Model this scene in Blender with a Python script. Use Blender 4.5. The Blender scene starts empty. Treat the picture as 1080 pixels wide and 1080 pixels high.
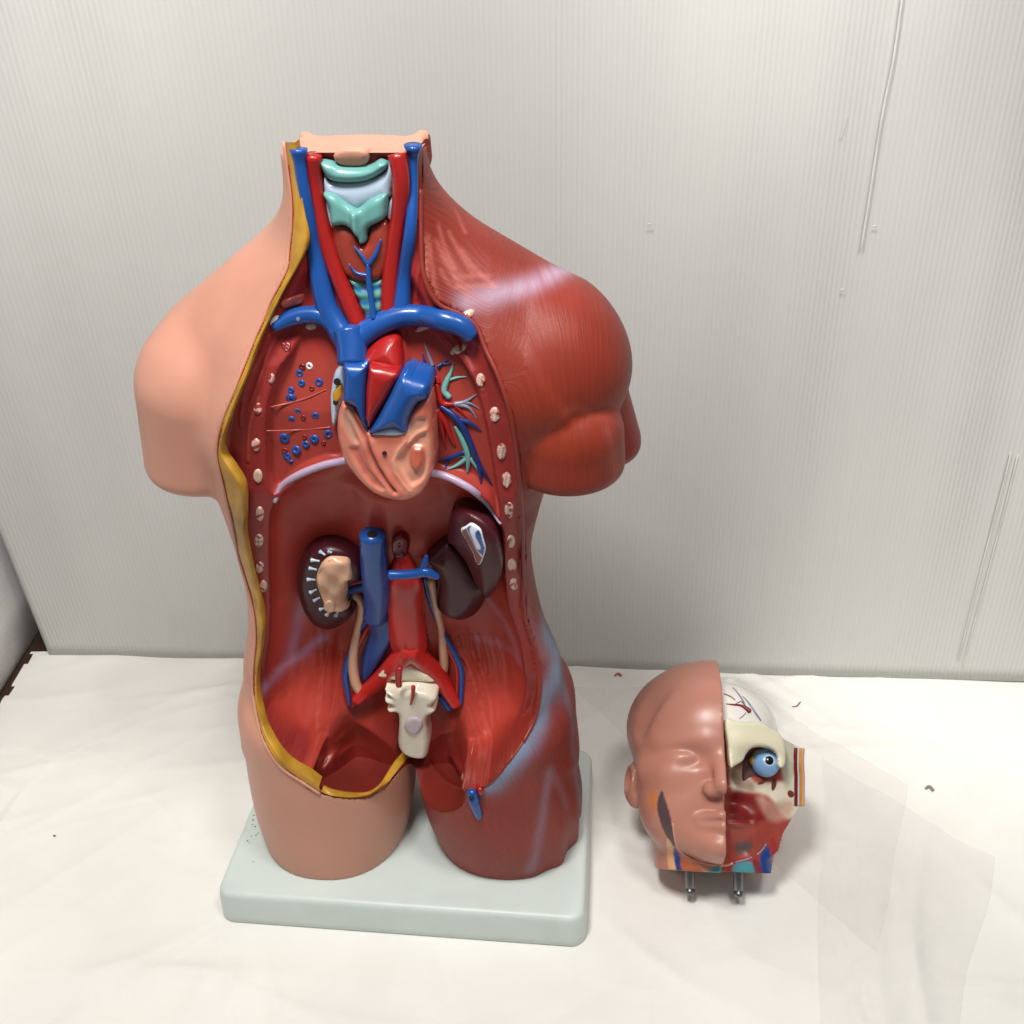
import bpy, bmesh, math, random
import numpy as np
from mathutils import Vector, Matrix
rng = np.random.default_rng(7)
random.seed(7)
CM = 0.01
scene = bpy.context.scene
COL = scene.collection

# ------------------------------------------------------------------ camera (metres, torso base centre at the origin, table at z = 0)
TH, RO, CAMH, YAW = math.radians(31.2689), math.radians(-1.23135), 81.253, math.radians(-6.15742)
FPX = 1080.0
FW = np.array([0, math.cos(TH), -math.sin(TH)])
_u = np.array([0, math.sin(TH), math.cos(TH)]); _r = np.array([1.0, 0, 0])
RT = _r * math.cos(RO) + _u * math.sin(RO)
UP = -_r * math.sin(RO) + _u * math.cos(RO)
BASE_T = 3.6                                     # thickness of the pedestal, cm
cy, sy = math.cos(YAW), math.sin(YAW)
OX, OY = -11.113 - 10.76 * sy, 59.964 + 10.76 * cy
CAM = np.array([-OX, -OY, CAMH])                 # camera position in cm, world axes, origin under the torso

TORSO_FRAME = (np.array([0, 0, BASE_T]), np.array([[cy, sy, 0], [-sy, cy, 0], [0, 0, 1.0]]))   # origin, rows = u right, v back, z up
FRAME = TORSO_FRAME
def to_loc(P): return (np.asarray(P, float) - FRAME[0]) @ FRAME[1].T
def rays(px):                                    # sight lines in the torso frame
    px = np.atleast_2d(np.asarray(px, float))
    d = FW[None] + RT[None] * ((px[:, :1] - 540) / FPX) - UP[None] * ((px[:, 1:2] - 540) / FPX)
    o = to_loc(CAM)
    return o, d @ FRAME[1].T
def world_on_z(x, y, z):
    d = FW + RT * ((x - 540) / FPX) - UP * ((y - 540) / FPX)
    return CAM + d * ((z - CAM[2]) / d[2])
def world_on_plane(x, y, p0, n):
    d = FW + RT * ((x - 540) / FPX) - UP * ((y - 540) / FPX)
    n = np.array(n, float)
    return CAM + d * (np.dot(np.array(p0) - CAM, n) / np.dot(d, n))

cd = bpy.data.cameras.new('camera'); cam = bpy.data.objects.new('camera', cd); COL.objects.link(cam)
cd.sensor_width = 36; cd.lens = 36; cd.clip_end = 100; cd.clip_start = 0.01
M = Matrix.Identity(4)
for i in range(3):
    M[i][0] = RT[i]; M[i][1] = UP[i]; M[i][2] = -FW[i]; M[i][3] = CAM[i] * CM
cam.matrix_world = M
scene.camera = cam

# ------------------------------------------------------------------ object helpers
def link(name, me, mat=None, parent=None):
    o = bpy.data.objects.new(name, me); COL.objects.link(o)
    if mat is not None:
        for m in (mat if isinstance(mat, (list, tuple)) else [mat]): me.materials.append(m)
    if parent is not None: o.parent = parent
    return o
def tag(o, label=None, cat=None, group=None, kind=None):
    if label: o['label'] = label
    if cat: o['category'] = cat
    if group: o['group'] = group
    if kind: o['kind'] = kind
    return o
def empty(name, loc=(0, 0, 0), rz=0.0):
    o = bpy.data.objects.new(name, None); COL.objects.link(o)
    o.location = loc; o.rotation_euler = (0, 0, rz); o.empty_display_size = 0.02
    return o
def mesh_np(name, V, F, smooth=True):            # V in cm
    me = bpy.data.meshes.new(name)
    V = np.asarray(V, np.float32) * CM
    F = np.asarray(F, np.int32)
    k = F.shape[1]
    me.vertices.add(len(V)); me.vertices.foreach_set('co', V.ravel())
    me.loops.add(F.size); me.loops.foreach_set('vertex_index', F.ravel())
    me.polygons.add(len(F)); me.polygons.foreach_set('loop_start', np.arange(0, F.size, k, dtype=np.int32))
    me.update(calc_edges=True)
    if smooth: me.polygons.foreach_set('use_smooth', np.ones(len(F), bool))
    me.validate()
    return me
def mesh_list(name, V, F, smooth=True):
    me = bpy.data.meshes.new(name)
    me.from_pydata([tuple(float(c) * CM for c in v) for v in V], [], [tuple(int(i) for i in f) for f in F])
    if smooth: me.polygons.foreach_set('use_smooth', np.ones(len(me.polygons), bool))
    me.update()
    return me
def set_color(me, rgb, name='col'):
    a = me.color_attributes.new(name, 'FLOAT_COLOR', 'POINT')
    c = np.ones((len(rgb), 4), np.float32); c[:, :3] = rgb
    a.data.foreach_set('color', c.ravel())
def lin(*c):
    c = np.array(c, float) / 255.0
    return np.where(c <= 0.04045, c / 12.92, ((c + 0.055) / 1.055) ** 2.4)
def sstep(x): x = np.clip(x, 0, 1); return x * x * (3 - 2 * x)
def compact(V, F, keep):
    F = F[keep]; ids, inv = np.unique(F, return_inverse=True)
    return ids, inv.reshape(F.shape)
def spline(P, n):                                # Catmull-Rom through points
    P = np.asarray(P, float)
    if len(P) < 3:
        t = np.linspace(0, 1, n)[:, None]; return P[0] * (1 - t) + P[-1] * t
    Q = np.vstack([2 * P[0] - P[1], P, 2 * P[-1] - P[-2]])
    L = np.concatenate([[0], np.cumsum(np.linalg.norm(np.diff(P[:, :3], axis=0), axis=1))])
    t = np.linspace(0, L[-1], n); i = np.clip(np.searchsorted(L, t, side='right') - 1, 0, len(P) - 2)
    w = ((t - L[i]) / np.maximum(L[i + 1] - L[i], 1e-9))[:, None]
    a, b, c, d = Q[i], Q[i + 1], Q[i + 2], Q[i + 3]
    return 0.5 * (2 * b + (c - a) * w + (2 * a - 5 * b + 4 * c - d) * w ** 2 + (3 * b - a - 3 * c + d) * w ** 3)

# ------------------------------------------------------------------ materials
def new_mat(name):
    m = bpy.data.materials.new(name); m.use_nodes = True
    nt = m.node_tree; b = nt.nodes['Principled BSDF']
    return m, nt, b
def paint(name, rgb=None, rough=0.35, attr=None, mottle=0.12, mscale=18, bump=0.0, bscale=60, spec=0.5, coat=0.0, stretch=None, sss=0.0, smudge=0.0):
    """painted moulded plastic: colour (or vertex colour) with an uneven brushed coat, slight unevenness in gloss"""
    m, nt, b = new_mat(name); N = nt.nodes.new; L = nt.links.new
    tc = N('ShaderNodeTexCoord'); mp = N('ShaderNodeMapping'); L(tc.outputs['Object'], mp.inputs['Vector'])
    if stretch: mp.inputs['Scale'].default_value = stretch
    n1 = N('ShaderNodeTexNoise'); n1.inputs['Scale'].default_value = mscale; n1.inputs['Detail'].default_value = 2
    L(mp.outputs[0], n1.inputs['Vector'])
    hs = N('ShaderNodeHueSaturation')
    mr = N('ShaderNodeMapRange'); mr.inputs[1].default_value = 0.3; mr.inputs[2].default_value = 0.7
    mr.inputs[3].default_value = 1 - mottle; mr.inputs[4].default_value = 1 + mottle
    L(n1.outputs['Fac'], mr.inputs[0]); L(mr.outputs[0], hs.inputs['Value'])
    if attr:
        a = N('ShaderNodeVertexColor'); a.layer_name = attr; L(a.outputs['Color'], hs.inputs['Color'])
    else: hs.inputs['Color'].default_value = (*rgb, 1)
    out = hs.outputs[0]
    if smudge:                                   # rubbed, dusty patches and fine specks in the coat
        n5 = N('ShaderNodeTexNoise'); n5.inputs['Scale'].default_value = 11; n5.inputs['Detail'].default_value = 6; n5.inputs['Distortion'].default_value = 0.8; L(tc.outputs['Object'], n5.inputs['Vector'])
        m5 = N('ShaderNodeMapRange'); m5.inputs[1].default_value = 0.52; m5.inputs[2].default_value = 0.72; m5.inputs[3].default_value = 0; m5.inputs[4].default_value = smudge; L(n5.outputs['Fac'], m5.inputs[0])
        v5 = N('ShaderNodeTexVoronoi'); v5.inputs['Scale'].default_value = 150; L(tc.outputs['Object'], v5.inputs['Vector'])
        m6 = N('ShaderNodeMapRange'); m6.inputs[1].default_value = 0.05; m6.inputs[2].default_value = 0.13; m6.inputs[3].default_value = smudge * 0.9; m6.inputs[4].default_value = 0; L(v5.outputs['Distance'], m6.inputs[0])
        a5 = N('ShaderNodeMath'); a5.operation = 'MAXIMUM'; L(m5.outputs[0], a5.inputs[0]); L(m6.outputs[0], a5.inputs[1])
        x5 = N('ShaderNodeMix'); x5.data_type = 'RGBA'; x5.blend_type = 'MULTIPLY'; L(a5.outputs[0], x5.inputs[0]); L(out, x5.inputs[6]); x5.inputs[7].default_value = (0.62, 0.52, 0.50, 1); out = x5.outputs[2]
    L(out, b.inputs['Base Color'])
    n2 = N('ShaderNodeTexNoise'); n2.inputs['Scale'].default_value = bscale; n2.inputs['Detail'].default_value = 2
    L(mp.outputs[0], n2.inputs['Vector'])
    rr = N('ShaderNodeMapRange'); rr.inputs[3].default_value = rough - 0.08; rr.inputs[4].default_value = rough + 0.1
    L(n1.outputs['Fac'], rr.inputs[0]); L(rr.outputs[0], b.inputs['Roughness'])
    if bump:
        bp = N('ShaderNodeBump'); bp.inputs['Strength'].default_value = bump; bp.inputs['Distance'].default_value = 0.002
        L(n2.outputs['Fac'], bp.inputs['Height']); L(bp.outputs[0], b.inputs['Normal'])
    b.inputs['Specular IOR Level'].default_value = spec
    b.inputs['Coat Weight'].default_value = coat; b.inputs['Coat Roughness'].default_value = 0.12
    if sss:
        b.inputs['Subsurface Weight'].default_value = sss; b.inputs['Subsurface Radius'].default_value = (0.006, 0.003, 0.002); b.inputs['Subsurface Scale'].default_value = 0.5
    return m

# ------------------------------------------------------------------ implicit body of the torso, in cm
HG = 0.22
GU = np.arange(-23, 22.5, HG, dtype=np.float32); GV = np.arange(-11.5, 12.2, HG, dtype=np.float32); GZ = np.arange(-0.6, 65.0, HG, dtype=np.float32)
def tab(rows, z):
    r = np.array(rows, float)
    zz = r[:, 0]; out = []
    for k in range(1, r.shape[1]):
        # smooth interpolation: cubic hermite with finite-difference slopes
        y = r[:, k]; m = np.gradient(y, zz); i = np.clip(np.searchsorted(zz, z, side='right') - 1, 0, len(zz) - 2)
        h = zz[i + 1] - zz[i]; t = np.clip((z - zz[i]) / h, 0, 1)
        out.append(((2*t**3-3*t**2+1)*y[i] + (t**3-2*t**2+t)*h*m[i] + (-2*t**3+3*t**2)*y[i+1] + (t**3-t**2)*h*m[i+1]).astype(np.float32))
    return out
# z, u left, u right, v front, v back
TRUNK = [(4,-14.0,14.4,-8.0,8.0),(8,-15.1,15.3,-8.6,9.2),(12,-15.1,15.1,-8.8,9.8),(16,-14.5,14.6,-8.5,9.2),(20,-14.0,13.9,-7.9,8.0),(24,-12.95,12.6,-7.3,7.2),
         (28,-12.5,11.8,-7.1,7.0),(32,-12.6,11.5,-7.4,7.2),(36,-12.9,12.2,-8.2,7.8),(40,-13.4,13.2,-8.9,8.4),(44,-14.0,13.8,-9.0,9.0),(48,-12.8,12.6,-8.2,9.0),
         (51,-10.6,10.4,-6.9,8.2),(54,-7.8,7.4,-5.6,7.0),(57,-5.6,5.6,-4.6,5.6),(60,-5.0,5.0,-4.0,4.4),(64,-4.8,4.75,-3.7,3.8),(66,-4.8,4.75,-3.7,3.8)]
THL = [(0,-14.6,-0.7,-8.3,7.6),(4,-15.1,-0.05,-8.6,8.4),(8,-15.2,0.3,-8.7,9.2),(13,-15.0,0.5,-8.6,9.4)]
THR = [(0,2.0,15.9,-6.9,8.2),(4,1.25,16.0,-7.9,8.6),(8,0.8,15.6,-8.5,9.2),(13,0.6,15.1,-8.6,9.4)]
def loft(rows, U, V, z, n=2.4):
    ul, ur, vf, vb = tab(rows, z)
    uc = (ul + ur) / 2; a = (ur - ul) / 2; vc = (vf + vb) / 2; b = (vb - vf) / 2
    q = ((np.abs(U - uc) / a) ** n + (np.abs(V - vc) / b) ** n) ** (1.0 / n)
    return (q - 1) * np.minimum(a, b)
def smin(a, b, k):
    h = np.clip(0.5 + 0.5 * (b - a) / k, 0, 1); return b + (a - b) * h - k * h * (1 - h)
def smax(a, b, k): return -smin(-a, -b, k)
def cone(U, V, Z, p, q, r0, r1, sv=1.0):
    p = np.array(p, float); q = np.array(q, float); d = q - p; L2 = d @ d
    t = np.clip(((U - p[0]) * d[0] + (V - p[1]) * d[1] + (Z - p[2]) * d[2]) / L2, 0, 1)
    x = U - (p[0] + d[0] * t); y = (V - (p[1] + d[1] * t)) / sv; w = Z - (p[2] + d[2] * t)
    return np.sqrt(x * x + y * y + w * w) - (r0 + (r1 - r0) * t)
def body(U, V, Z):
    z = Z
    f = loft(TRUNK, U, V, z)
    f = smax(f, 8.8 + 0.75 * np.clip(-V - 0.5, 0, 9) - z, 0.8)                                   # pelvis floor
    tl = loft(THL, U, V, np.clip(z, 0, 13), 2.25); tl = smax(tl, z - 17.5, 3)
    t2 = loft(THR, U, V, np.clip(z, 0, 13), 2.25); t2 = smax(t2, z - 17.5, 3)
    # fluted outer thigh muscles
    ang = np.arctan2(V, U - 9.0)
    t2 = t2 + (0.20 * np.cos(ang * 13 + 0.25 * z) * np.clip((ang + 1.25) * 2, 0, 1) * np.clip((1.3 - ang) * 2, 0, 1) * np.clip(1 - z / 9, 0, 1)).astype(np.float32)
    f = smin(f, smin(tl, t2, 0.15), 1.1)
    # trapezius slopes, deltoids, stumps of the upper arms
    f = smin(f, cone(U, V, z, (-2.6, 2.2, 57.5), (-12.6, 2.0, 48.3), 2.8, 4.2, 1.2), 2.6)
    f = smin(f, cone(U, V, z, (2.8, 2.2, 57.2), (12.4, 0.8, 50.0), 3.0, 4.7, 1.2), 3.0)
    dl = cone(U, V, z, (-12.9, 1.0, 45.6), (-13.9, 1.0, 39.5), 5.8, 5.4, 1.15)
    al = smax(dl, 38.2 - z, 1.6)
    f = smin(f, al, 0.6)
    dr = cone(U, V, z, (12.6, 0.2, 47.6), (13.1, 0.3, 47.9), 6.2, 5.9, 1.1)
    f = smin(f, dr, 1.6)
    st = cone(U, V, z, (14.6, -2.6, 43.7), (14.4, -2.0, 37.5), 4.0, 4.7, 1.05); st = smax(st, 40.5 - z, 1.3)
    tr = cone(U, V, z, (15.9, 2.6, 44), (17.0, 2.6, 40.6), 3.1, 3.0, 1.2); tr = smax(tr, 39.6 - z, 1.0)
    f = smin(f, smin(st, tr, 0.5), 0.25)
    # cut at neck and pedestal
    f = smin(f, cone(U, V, z, (-4.1, 3.0, 62), (-4.1, 3.0, 63.2), 0.6, 0.5), 0.5); f = smin(f, cone(U, V, z, (4.1, 3.0, 62), (4.1, 3.0, 63.3), 0.6, 0.55), 0.5)
    cap = z - 63.4 - 0.55 * np.exp(-((V - 3.2) / 0.9) ** 2) * np.exp(-((np.abs(U) - 4.2) / 0.7) ** 2)
    for hx in (-2.4, 2.1): cap = cap + 0.3 * np.exp(-((U - hx) ** 2 + (V - 1.0) ** 2) / 0.12)
    f = smax(f, cap, 0.25)
    f = smax(f, -z, 0.1)
    return f
def grid_body():
    F = np.empty((len(GU), len(GV), len(GZ)), np.float32)
    U, V = np.meshgrid(GU, GV, indexing='ij')
    for k0 in range(0, len(GZ), 40):
        zz = GZ[k0:k0 + 40]
        U3 = U[:, :, None]; V3 = V[:, :, None]; Z3 = np.broadcast_to(zz[None, None, :], U.shape + (len(zz),))
        F[:, :, k0:k0 + 40] = body(U3, V3, Z3)
    return F
def surface_nets(F, o, h):
    S = F < 0
    nx, ny, nz = F.shape
    c = np.zeros((nx - 1, ny - 1, nz - 1), np.int8)
    for i in (0, 1):
        for j in (0, 1):
            for k in (0, 1): c += S[i:nx - 1 + i, j:ny - 1 + j, k:nz - 1 + k]
    I, J, K = np.nonzero((c > 0) & (c < 8))
    idx = np.full(c.shape, -1, np.int32); idx[I, J, K] = np.arange(len(I))
    P = np.zeros((len(I), 3)); n = np.zeros(len(I))
    cor = [(i, j, k) for i in (0, 1) for j in (0, 1) for k in (0, 1)]
    for a in cor:
        for ax in range(3):
            if a[ax] == 1: continue
            b = list(a); b[ax] = 1
            fa = F[I + a[0], J + a[1], K + a[2]].astype(float); fb = F[I + b[0], J + b[1], K + b[2]].astype(float)
            m = (fa < 0) != (fb < 0); t = np.where(m, fa / np.where(m, fa - fb, 1), 0)
            q = np.array(a, float)[None] + np.zeros((len(I), 3)); q[:, ax] += t
            P[m] += q[m]; n[m] += 1
    P = P / n[:, None] + np.stack([I, J, K], 1)
    P = np.array(o)[None] + P * h
    Q = []
    for ax in range(3):
        A = [slice(None)] * 3; B = [slice(None)] * 3; A[ax] = slice(0, -1); B[ax] = slice(1, None)
        s0 = S[tuple(A)]; s1 = S[tuple(B)]
        i, j, k = np.nonzero(s0 != s1); e = [i, j, k]
        o1, o2 = [(1, 2), (2, 0), (0, 1)][ax]
        ok = (e[o1] > 0) & (e[o2] > 0) & (e[o1] < c.shape[o1]) & (e[o2] < c.shape[o2])
        e = [x[ok] for x in e]
        def cell(d1, d2):
            x = [y.copy() for y in e]; x[o1] = x[o1] + d1; x[o2] = x[o2] + d2; return idx[x[0], x[1], x[2]]
        q = np.stack([cell(-1, -1), cell(0, -1), cell(0, 0), cell(-1, 0)], 1)
        fl = ~s0[tuple(e)]
        q[fl] = q[fl][:, ::-1]
        Q.append(q)
    Q = np.vstack(Q)
    Q = Q[(Q >= 0).all(1)]
    return P, Q
FB = grid_body()
WORLD = 0.22
LAMPS = [('ceiling_lamp', (-0.12, -0.42, 1.55), (0, -0.05, 0.2), 0.26, 0.26, 16, (1.0, 0.98, 0.94)),
         ('ceiling_lamp.001', (0.45, -0.55, 1.75), (0.1, 0, 0.25), 0.26, 0.26, 8.5, (1.0, 0.975, 0.935))]
SPOTS = [('added_wall_spot', (0.35, -0.75, 1.7), (1100, 610), 80, 21, 0.40), ('added_wall_spot.001', (0.3, -0.6, 1.8), (850, 0), 52, 17, 0.60), ('added_wall_spot.002', (-0.3, -0.6, 1.8), (60, 20), 30, 20, 0.9)]  # spots added for effect: their light pools leave a darker diagonal on the panel
HPHI_D, HYAW_D, HROLL_D = 41.0, -5.0, 3.8
HPX, HZ, HSCALE = (756, 919), 3.0, 0.90
PINV = 0.0; EDGE_V = -1.0
HM = (33.5, 17.0)
# ------------------------------------------------------------------ surroundings
def tube_mesh(name, P, r, seg=10, flat=1.0, nrm=None, cap=0.45):
    P = np.asarray(P, float); n = len(P); r = np.broadcast_to(np.asarray(r, float), (n,))
    T = np.gradient(P, axis=0); T /= np.linalg.norm(T, axis=1)[:, None] + 1e-12
    ref = np.array([0.13, -1, 0.07]) if nrm is None else nrm
    ref = np.broadcast_to(np.asarray(ref, float), P.shape)
    A = np.cross(T, ref); A /= np.linalg.norm(A, axis=1)[:, None] + 1e-12
    B = np.cross(A, T)
    V = []
    for i in range(n):
        for k in range(seg):
            a = 2 * math.pi * k / seg
            V.append(P[i] + r[i] * (A[i] * math.cos(a) + B[i] * flat * math.sin(a)))
    F = []
    for i in range(n - 1):
        for k in range(seg):
            k2 = (k + 1) % seg
            F.append((i * seg + k, i * seg + k2, (i + 1) * seg + k2, (i + 1) * seg + k))
    # rounded ends
    base = len(V)
    for e, s in ((0, -1), (n - 1, 1)):
        V.append(P[e] + T[e] * s * r[e] * cap)
        for k in range(seg):
            k2 = (k + 1) % seg
            F.append((e * seg + k2, e * seg + k, len(V) - 1) if s < 0 else (e * seg + k, e * seg + k2, len(V) - 1))
    return V, F

def wave(x, y, seeds, amp):
    z = np.zeros_like(x)
    for kx, ky, ph, a in seeds: z += a * np.sin(kx * x + ky * y + ph)
    return z * amp

def build_table():
    # white lining paper spread over the table: broad puffs plus sharp creases
    xs = np.arange(-66, 92, 0.45); ys = np.arange(-46, 33.5, 0.45)
    X, Y = np.meshgrid(xs, ys, indexing='ij')
    Z = np.zeros_like(X)
    r = np.random.default_rng(11)
    for _ in range(26):
        a = r.uniform(0, math.pi); w = r.uniform(0.05, 0.22)
        Z += 0.05 * np.sin((X * math.cos(a) + Y * math.sin(a)) * w + r.uniform(0, 6))
    for _ in range(330):                                        # creases: short ridges
        cx, cy_ = r.uniform(-64, 90), r.uniform(-44, 30); a = r.normal(0.2, 0.7); l = r.uniform(4, 15); wd = r.uniform(0.3, 1.1)
        p = (X - cx) * math.cos(a) + (Y - cy_) * math.sin(a); q = -(X - cx) * math.sin(a) + (Y - cy_) * math.cos(a) + 0.02 * p * p * r.uniform(-1, 1)
        Z += 1.8 * r.uniform(-0.10, 0.22) * np.exp(-(p / l) ** 2) * np.exp(-np.abs(q) / wd)
    base = np.maximum(np.abs((X * cy + Y * sy) / 17.2), np.abs((-X * sy + Y * cy) / 11.0))
    Z *= np.clip((base - 0.98) * 4, 0, 1)
    Z = np.minimum(Z, 0.8)
    hx, hy = HM; Z += 5.2 * np.exp(-((X - hx) / 5.0) ** 2 - ((Y - hy) / 4.0) ** 2) * (1 + 0.1 * np.sin(X * 1.7) * np.sin(Y * 1.9))
    Z -= 0.02
    yb = 30.8
    V = np.stack([X, Y, Z], -1).reshape(-1, 3)
    # back edge is ragged and turns slightly up the panel
    i = np.abs(V[:, 1] - Y.max()) < 0.01
    ny = len(ys); nx = len(xs)
    idx = np.arange(nx * ny).reshape(nx, ny)
    F = np.stack([idx[:-1, :-1], idx[1:, :-1], idx[1:, 1:], idx[:-1, 1:]], -1).reshape(-1, 4)
    return V, F

def wall_y(x): return 27.1 - 0.0735 * x                          # foot of the back panel, cm
V, F = build_table()
keep = V[:, 1] < wall_y(V[:, 0]) + 0.9
keep &= V[:, 0] > -51.3 + 0.2 * np.sin(V[:, 1] * 1.1)
fk = keep[F].all(1)
ids, F2 = compact(V, F, fk)
V2 = V[ids]
dy = wall_y(V2[:, 0]) - V2[:, 1]
V2[:, 2] += 0.25 * np.exp(-np.clip(dy, 0, 9) / 0.8) * (0.5 + 0.5 * np.sin(V2[:, 0] * 0.31 + 2) * np.sin(V2[:, 0] * 0.12))
m, nt, b = new_mat('lining_paper')
N = nt.nodes.new; L = nt.links.new
tc = N('ShaderNodeTexCoord'); n1 = N('ShaderNodeTexNoise'); n1.inputs['Scale'].default_value = 5; n1.inputs['Detail'].default_value = 5
L(tc.outputs['Object'], n1.inputs['Vector'])
cr = N('ShaderNodeValToRGB'); cr.color_ramp.elements[0].position = 0.3; cr.color_ramp.elements[0].color = (0.74, 0.72, 0.685, 1)
cr.color_ramp.elements[1].position = 0.7; cr.color_ramp.elements[1].color = (0.84, 0.825, 0.785, 1)
L(n1.outputs['Fac'], cr.inputs[0]); L(cr.outputs[0], b.inputs['Base Color'])
n2 = N('ShaderNodeTexNoise'); n2.inputs['Scale'].default_value = 26; n2.inputs['Detail'].default_value = 7
L(tc.outputs['Object'], n2.inputs['Vector'])
v2 = N('ShaderNodeTexVoronoi'); v2.feature = 'DISTANCE_TO_EDGE'; v2.inputs['Scale'].default_value = 7
n3 = N('ShaderNodeTexNoise'); n3.inputs['Scale'].default_value = 3; mx = N('ShaderNodeMix'); mx.data_type = 'VECTOR'; mx.inputs[0].default_value = 0.25
L(tc.outputs['Object'], n3.inputs['Vector']); L(tc.outputs['Object'], mx.inputs[4]); L(n3.outputs['Color'], mx.inputs[5]); L(mx.outputs[1], v2.inputs['Vector'])
ms = N('ShaderNodeMapRange'); ms.inputs[1].default_value = 0.0; ms.inputs[2].default_value = 0.06; ms.inputs[3].default_value = 0.22; ms.inputs[4].default_value = 0.0
L(v2.outputs['Distance'], ms.inputs[0])
ad = N('ShaderNodeMath'); ad.operation = 'MULTIPLY_ADD'; L(n2.outputs['Fac'], ad.inputs[0]); ad.inputs[1].default_value = 0.6; L(ms.outputs[0], ad.inputs[2])
bp = N('ShaderNodeBump'); bp.inputs['Strength'].default_value = 0.7; bp.inputs['Distance'].default_value = 0.004
L(ad.outputs[0], bp.inputs['Height']); L(bp.outputs[0], b.inputs['Normal'])
b.inputs['Roughness'].default_value = 0.55; b.inputs['Specular IOR Level'].default_value = 0.35
M_PAPER = m
paper = link('table_paper', mesh_np('table_paper', V2, F2), M_PAPER)
tag(paper, 'crumpled white lining paper covering the table top', 'table paper')

# the table itself shows only in the dark corner behind the paper
bm = bmesh.new(); bmesh.ops.create_cube(bm, size=1)
for v in bm.verts: v.co = Vector((v.co.x * 2.3 + 0.1, v.co.y * 1.35 + 0.12, v.co.z * 0.04 - 0.0245))
bmesh.ops.bevel(bm, geom=bm.edges[:], offset=0.004, segments=2, affect='EDGES')
me = bpy.data.meshes.new('table'); bm.to_mesh(me); bm.free()
M_WOOD = paint('dark_wood', (0.045, 0.022, 0.012), 0.5, mottle=0.3, mscale=6, stretch=(1, 12, 1))
tag(link('table', me, M_WOOD), 'dark brown table top showing in the gap behind the paper', 'table')

# fluted plastic sheets
def flute_mat(name, vertical_attr='flute', base=(0.522, 0.526, 0.512), pitch=0.5):
    m, nt, b = new_mat(name); N = nt.nodes.new; L = nt.links.new
    a = N('ShaderNodeAttribute'); a.attribute_name = vertical_attr
    sx = N('ShaderNodeSeparateXYZ'); L(a.outputs['Vector'], sx.inputs[0])
    mu = N('ShaderNodeMath'); mu.operation = 'MULTIPLY'; mu.inputs[1].default_value = 2 * math.pi / pitch; L(sx.outputs['X'], mu.inputs[0])
    tcn = N('ShaderNodeTexNoise'); tcn.noise_dimensions = '1D'; tcn.inputs['Scale'].default_value = 0.9; tcn.inputs['Detail'].default_value = 6; L(sx.outputs['X'], tcn.inputs['W'])
    si = N('ShaderNodeMath'); si.operation = 'SINE'; L(mu.outputs[0], si.inputs[0])
    amp = N('ShaderNodeMapRange'); amp.inputs[1].default_value = 0.3; amp.inputs[2].default_value = 0.75; amp.inputs[3].default_value = 0.35; amp.inputs[4].default_value = 1.0; L(tcn.outputs['Fac'], amp.inputs[0])
    h = N('ShaderNodeMath'); h.operation = 'MULTIPLY'; L(si.outputs[0], h.inputs[0]); L(amp.outputs[0], h.inputs[1])
    bp = N('ShaderNodeBump'); bp.inputs['Strength'].default_value = 0.2; bp.inputs['Distance'].default_value = 0.0012; L(h.outputs[0], bp.inputs['Height']); L(bp.outputs[0], b.inputs['Normal'])
    # ribs inside the sheet read as faint paler lines; stains and scuffs
    tc = N('ShaderNodeTexCoord'); n1 = N('ShaderNodeTexNoise'); n1.inputs['Scale'].default_value = 2.2; n1.inputs['Detail'].default_value = 5; L(tc.outputs['Object'], n1.inputs['Vector'])
    f1 = N('ShaderNodeMapRange'); f1.inputs[1].default_value = -1; f1.inputs[2].default_value = 1; f1.inputs[3].default_value = 0.965; f1.inputs[4].default_value = 1.02; L(h.outputs[0], f1.inputs[0])
    f2 = N('ShaderNodeMapRange'); f2.inputs[1].default_value = 0.3; f2.inputs[2].default_value = 0.7; f2.inputs[3].default_value = 0.93; f2.inputs[4].default_value = 1.05; L(n1.outputs['Fac'], f2.inputs[0])
    f3 = N('ShaderNodeMath'); f3.operation = 'MULTIPLY'; L(f1.outputs[0], f3.inputs[0]); L(f2.outputs[0], f3.inputs[1])
    hs = N('ShaderNodeHueSaturation'); hs.inputs['Color'].default_value = (*base, 1); L(f3.outputs[0], hs.inputs['Value']); L(hs.outputs[0], b.inputs['Base Color'])
    b.inputs['Roughness'].default_value = 0.36; b.inputs['Specular IOR Level'].default_value = 0.5
    return m
M_FLUTE = flute_mat('fluted_plastic')
def panel(name, xs, zs, fn, thick, mat):
    V = []; A = []
    for z in zs:
        for x in xs: V.append(fn(x, z, 0)); A.append(x)
    nx = len(xs); nz = len(zs); n = nx * nz
    for z in zs:
        for x in xs: V.append(fn(x, z, thick)); A.append(x)
    F = []
    for k in range(nz - 1):
        for i in range(nx - 1):
            a = k * nx + i; F.append((a, a + 1, a + nx + 1, a + nx)); F.append((n + a, n + a + nx, n + a + nx + 1, n + a + 1))
    for i in range(nx - 1):
        a = i; F.append((a, n + a, n + a + 1, a + 1)); a = (nz - 1) * nx + i; F.append((a, a + 1, n + a + 1, n + a))
    for k in range(nz - 1):
        a = k * nx; F.append((a, a + nx, n + a + nx, n + a)); a = k * nx + nx - 1; F.append((a, n + a, n + a + nx, a + nx))
    me = mesh_list(name, V, F, True)
    at = me.attributes.new('flute', 'FLOAT_VECTOR', 'POINT')
    at.data.foreach_set('vector', np.array([(a, 0, 0) for a in A], np.float32).ravel())
    return link(name, me, mat)
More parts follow.
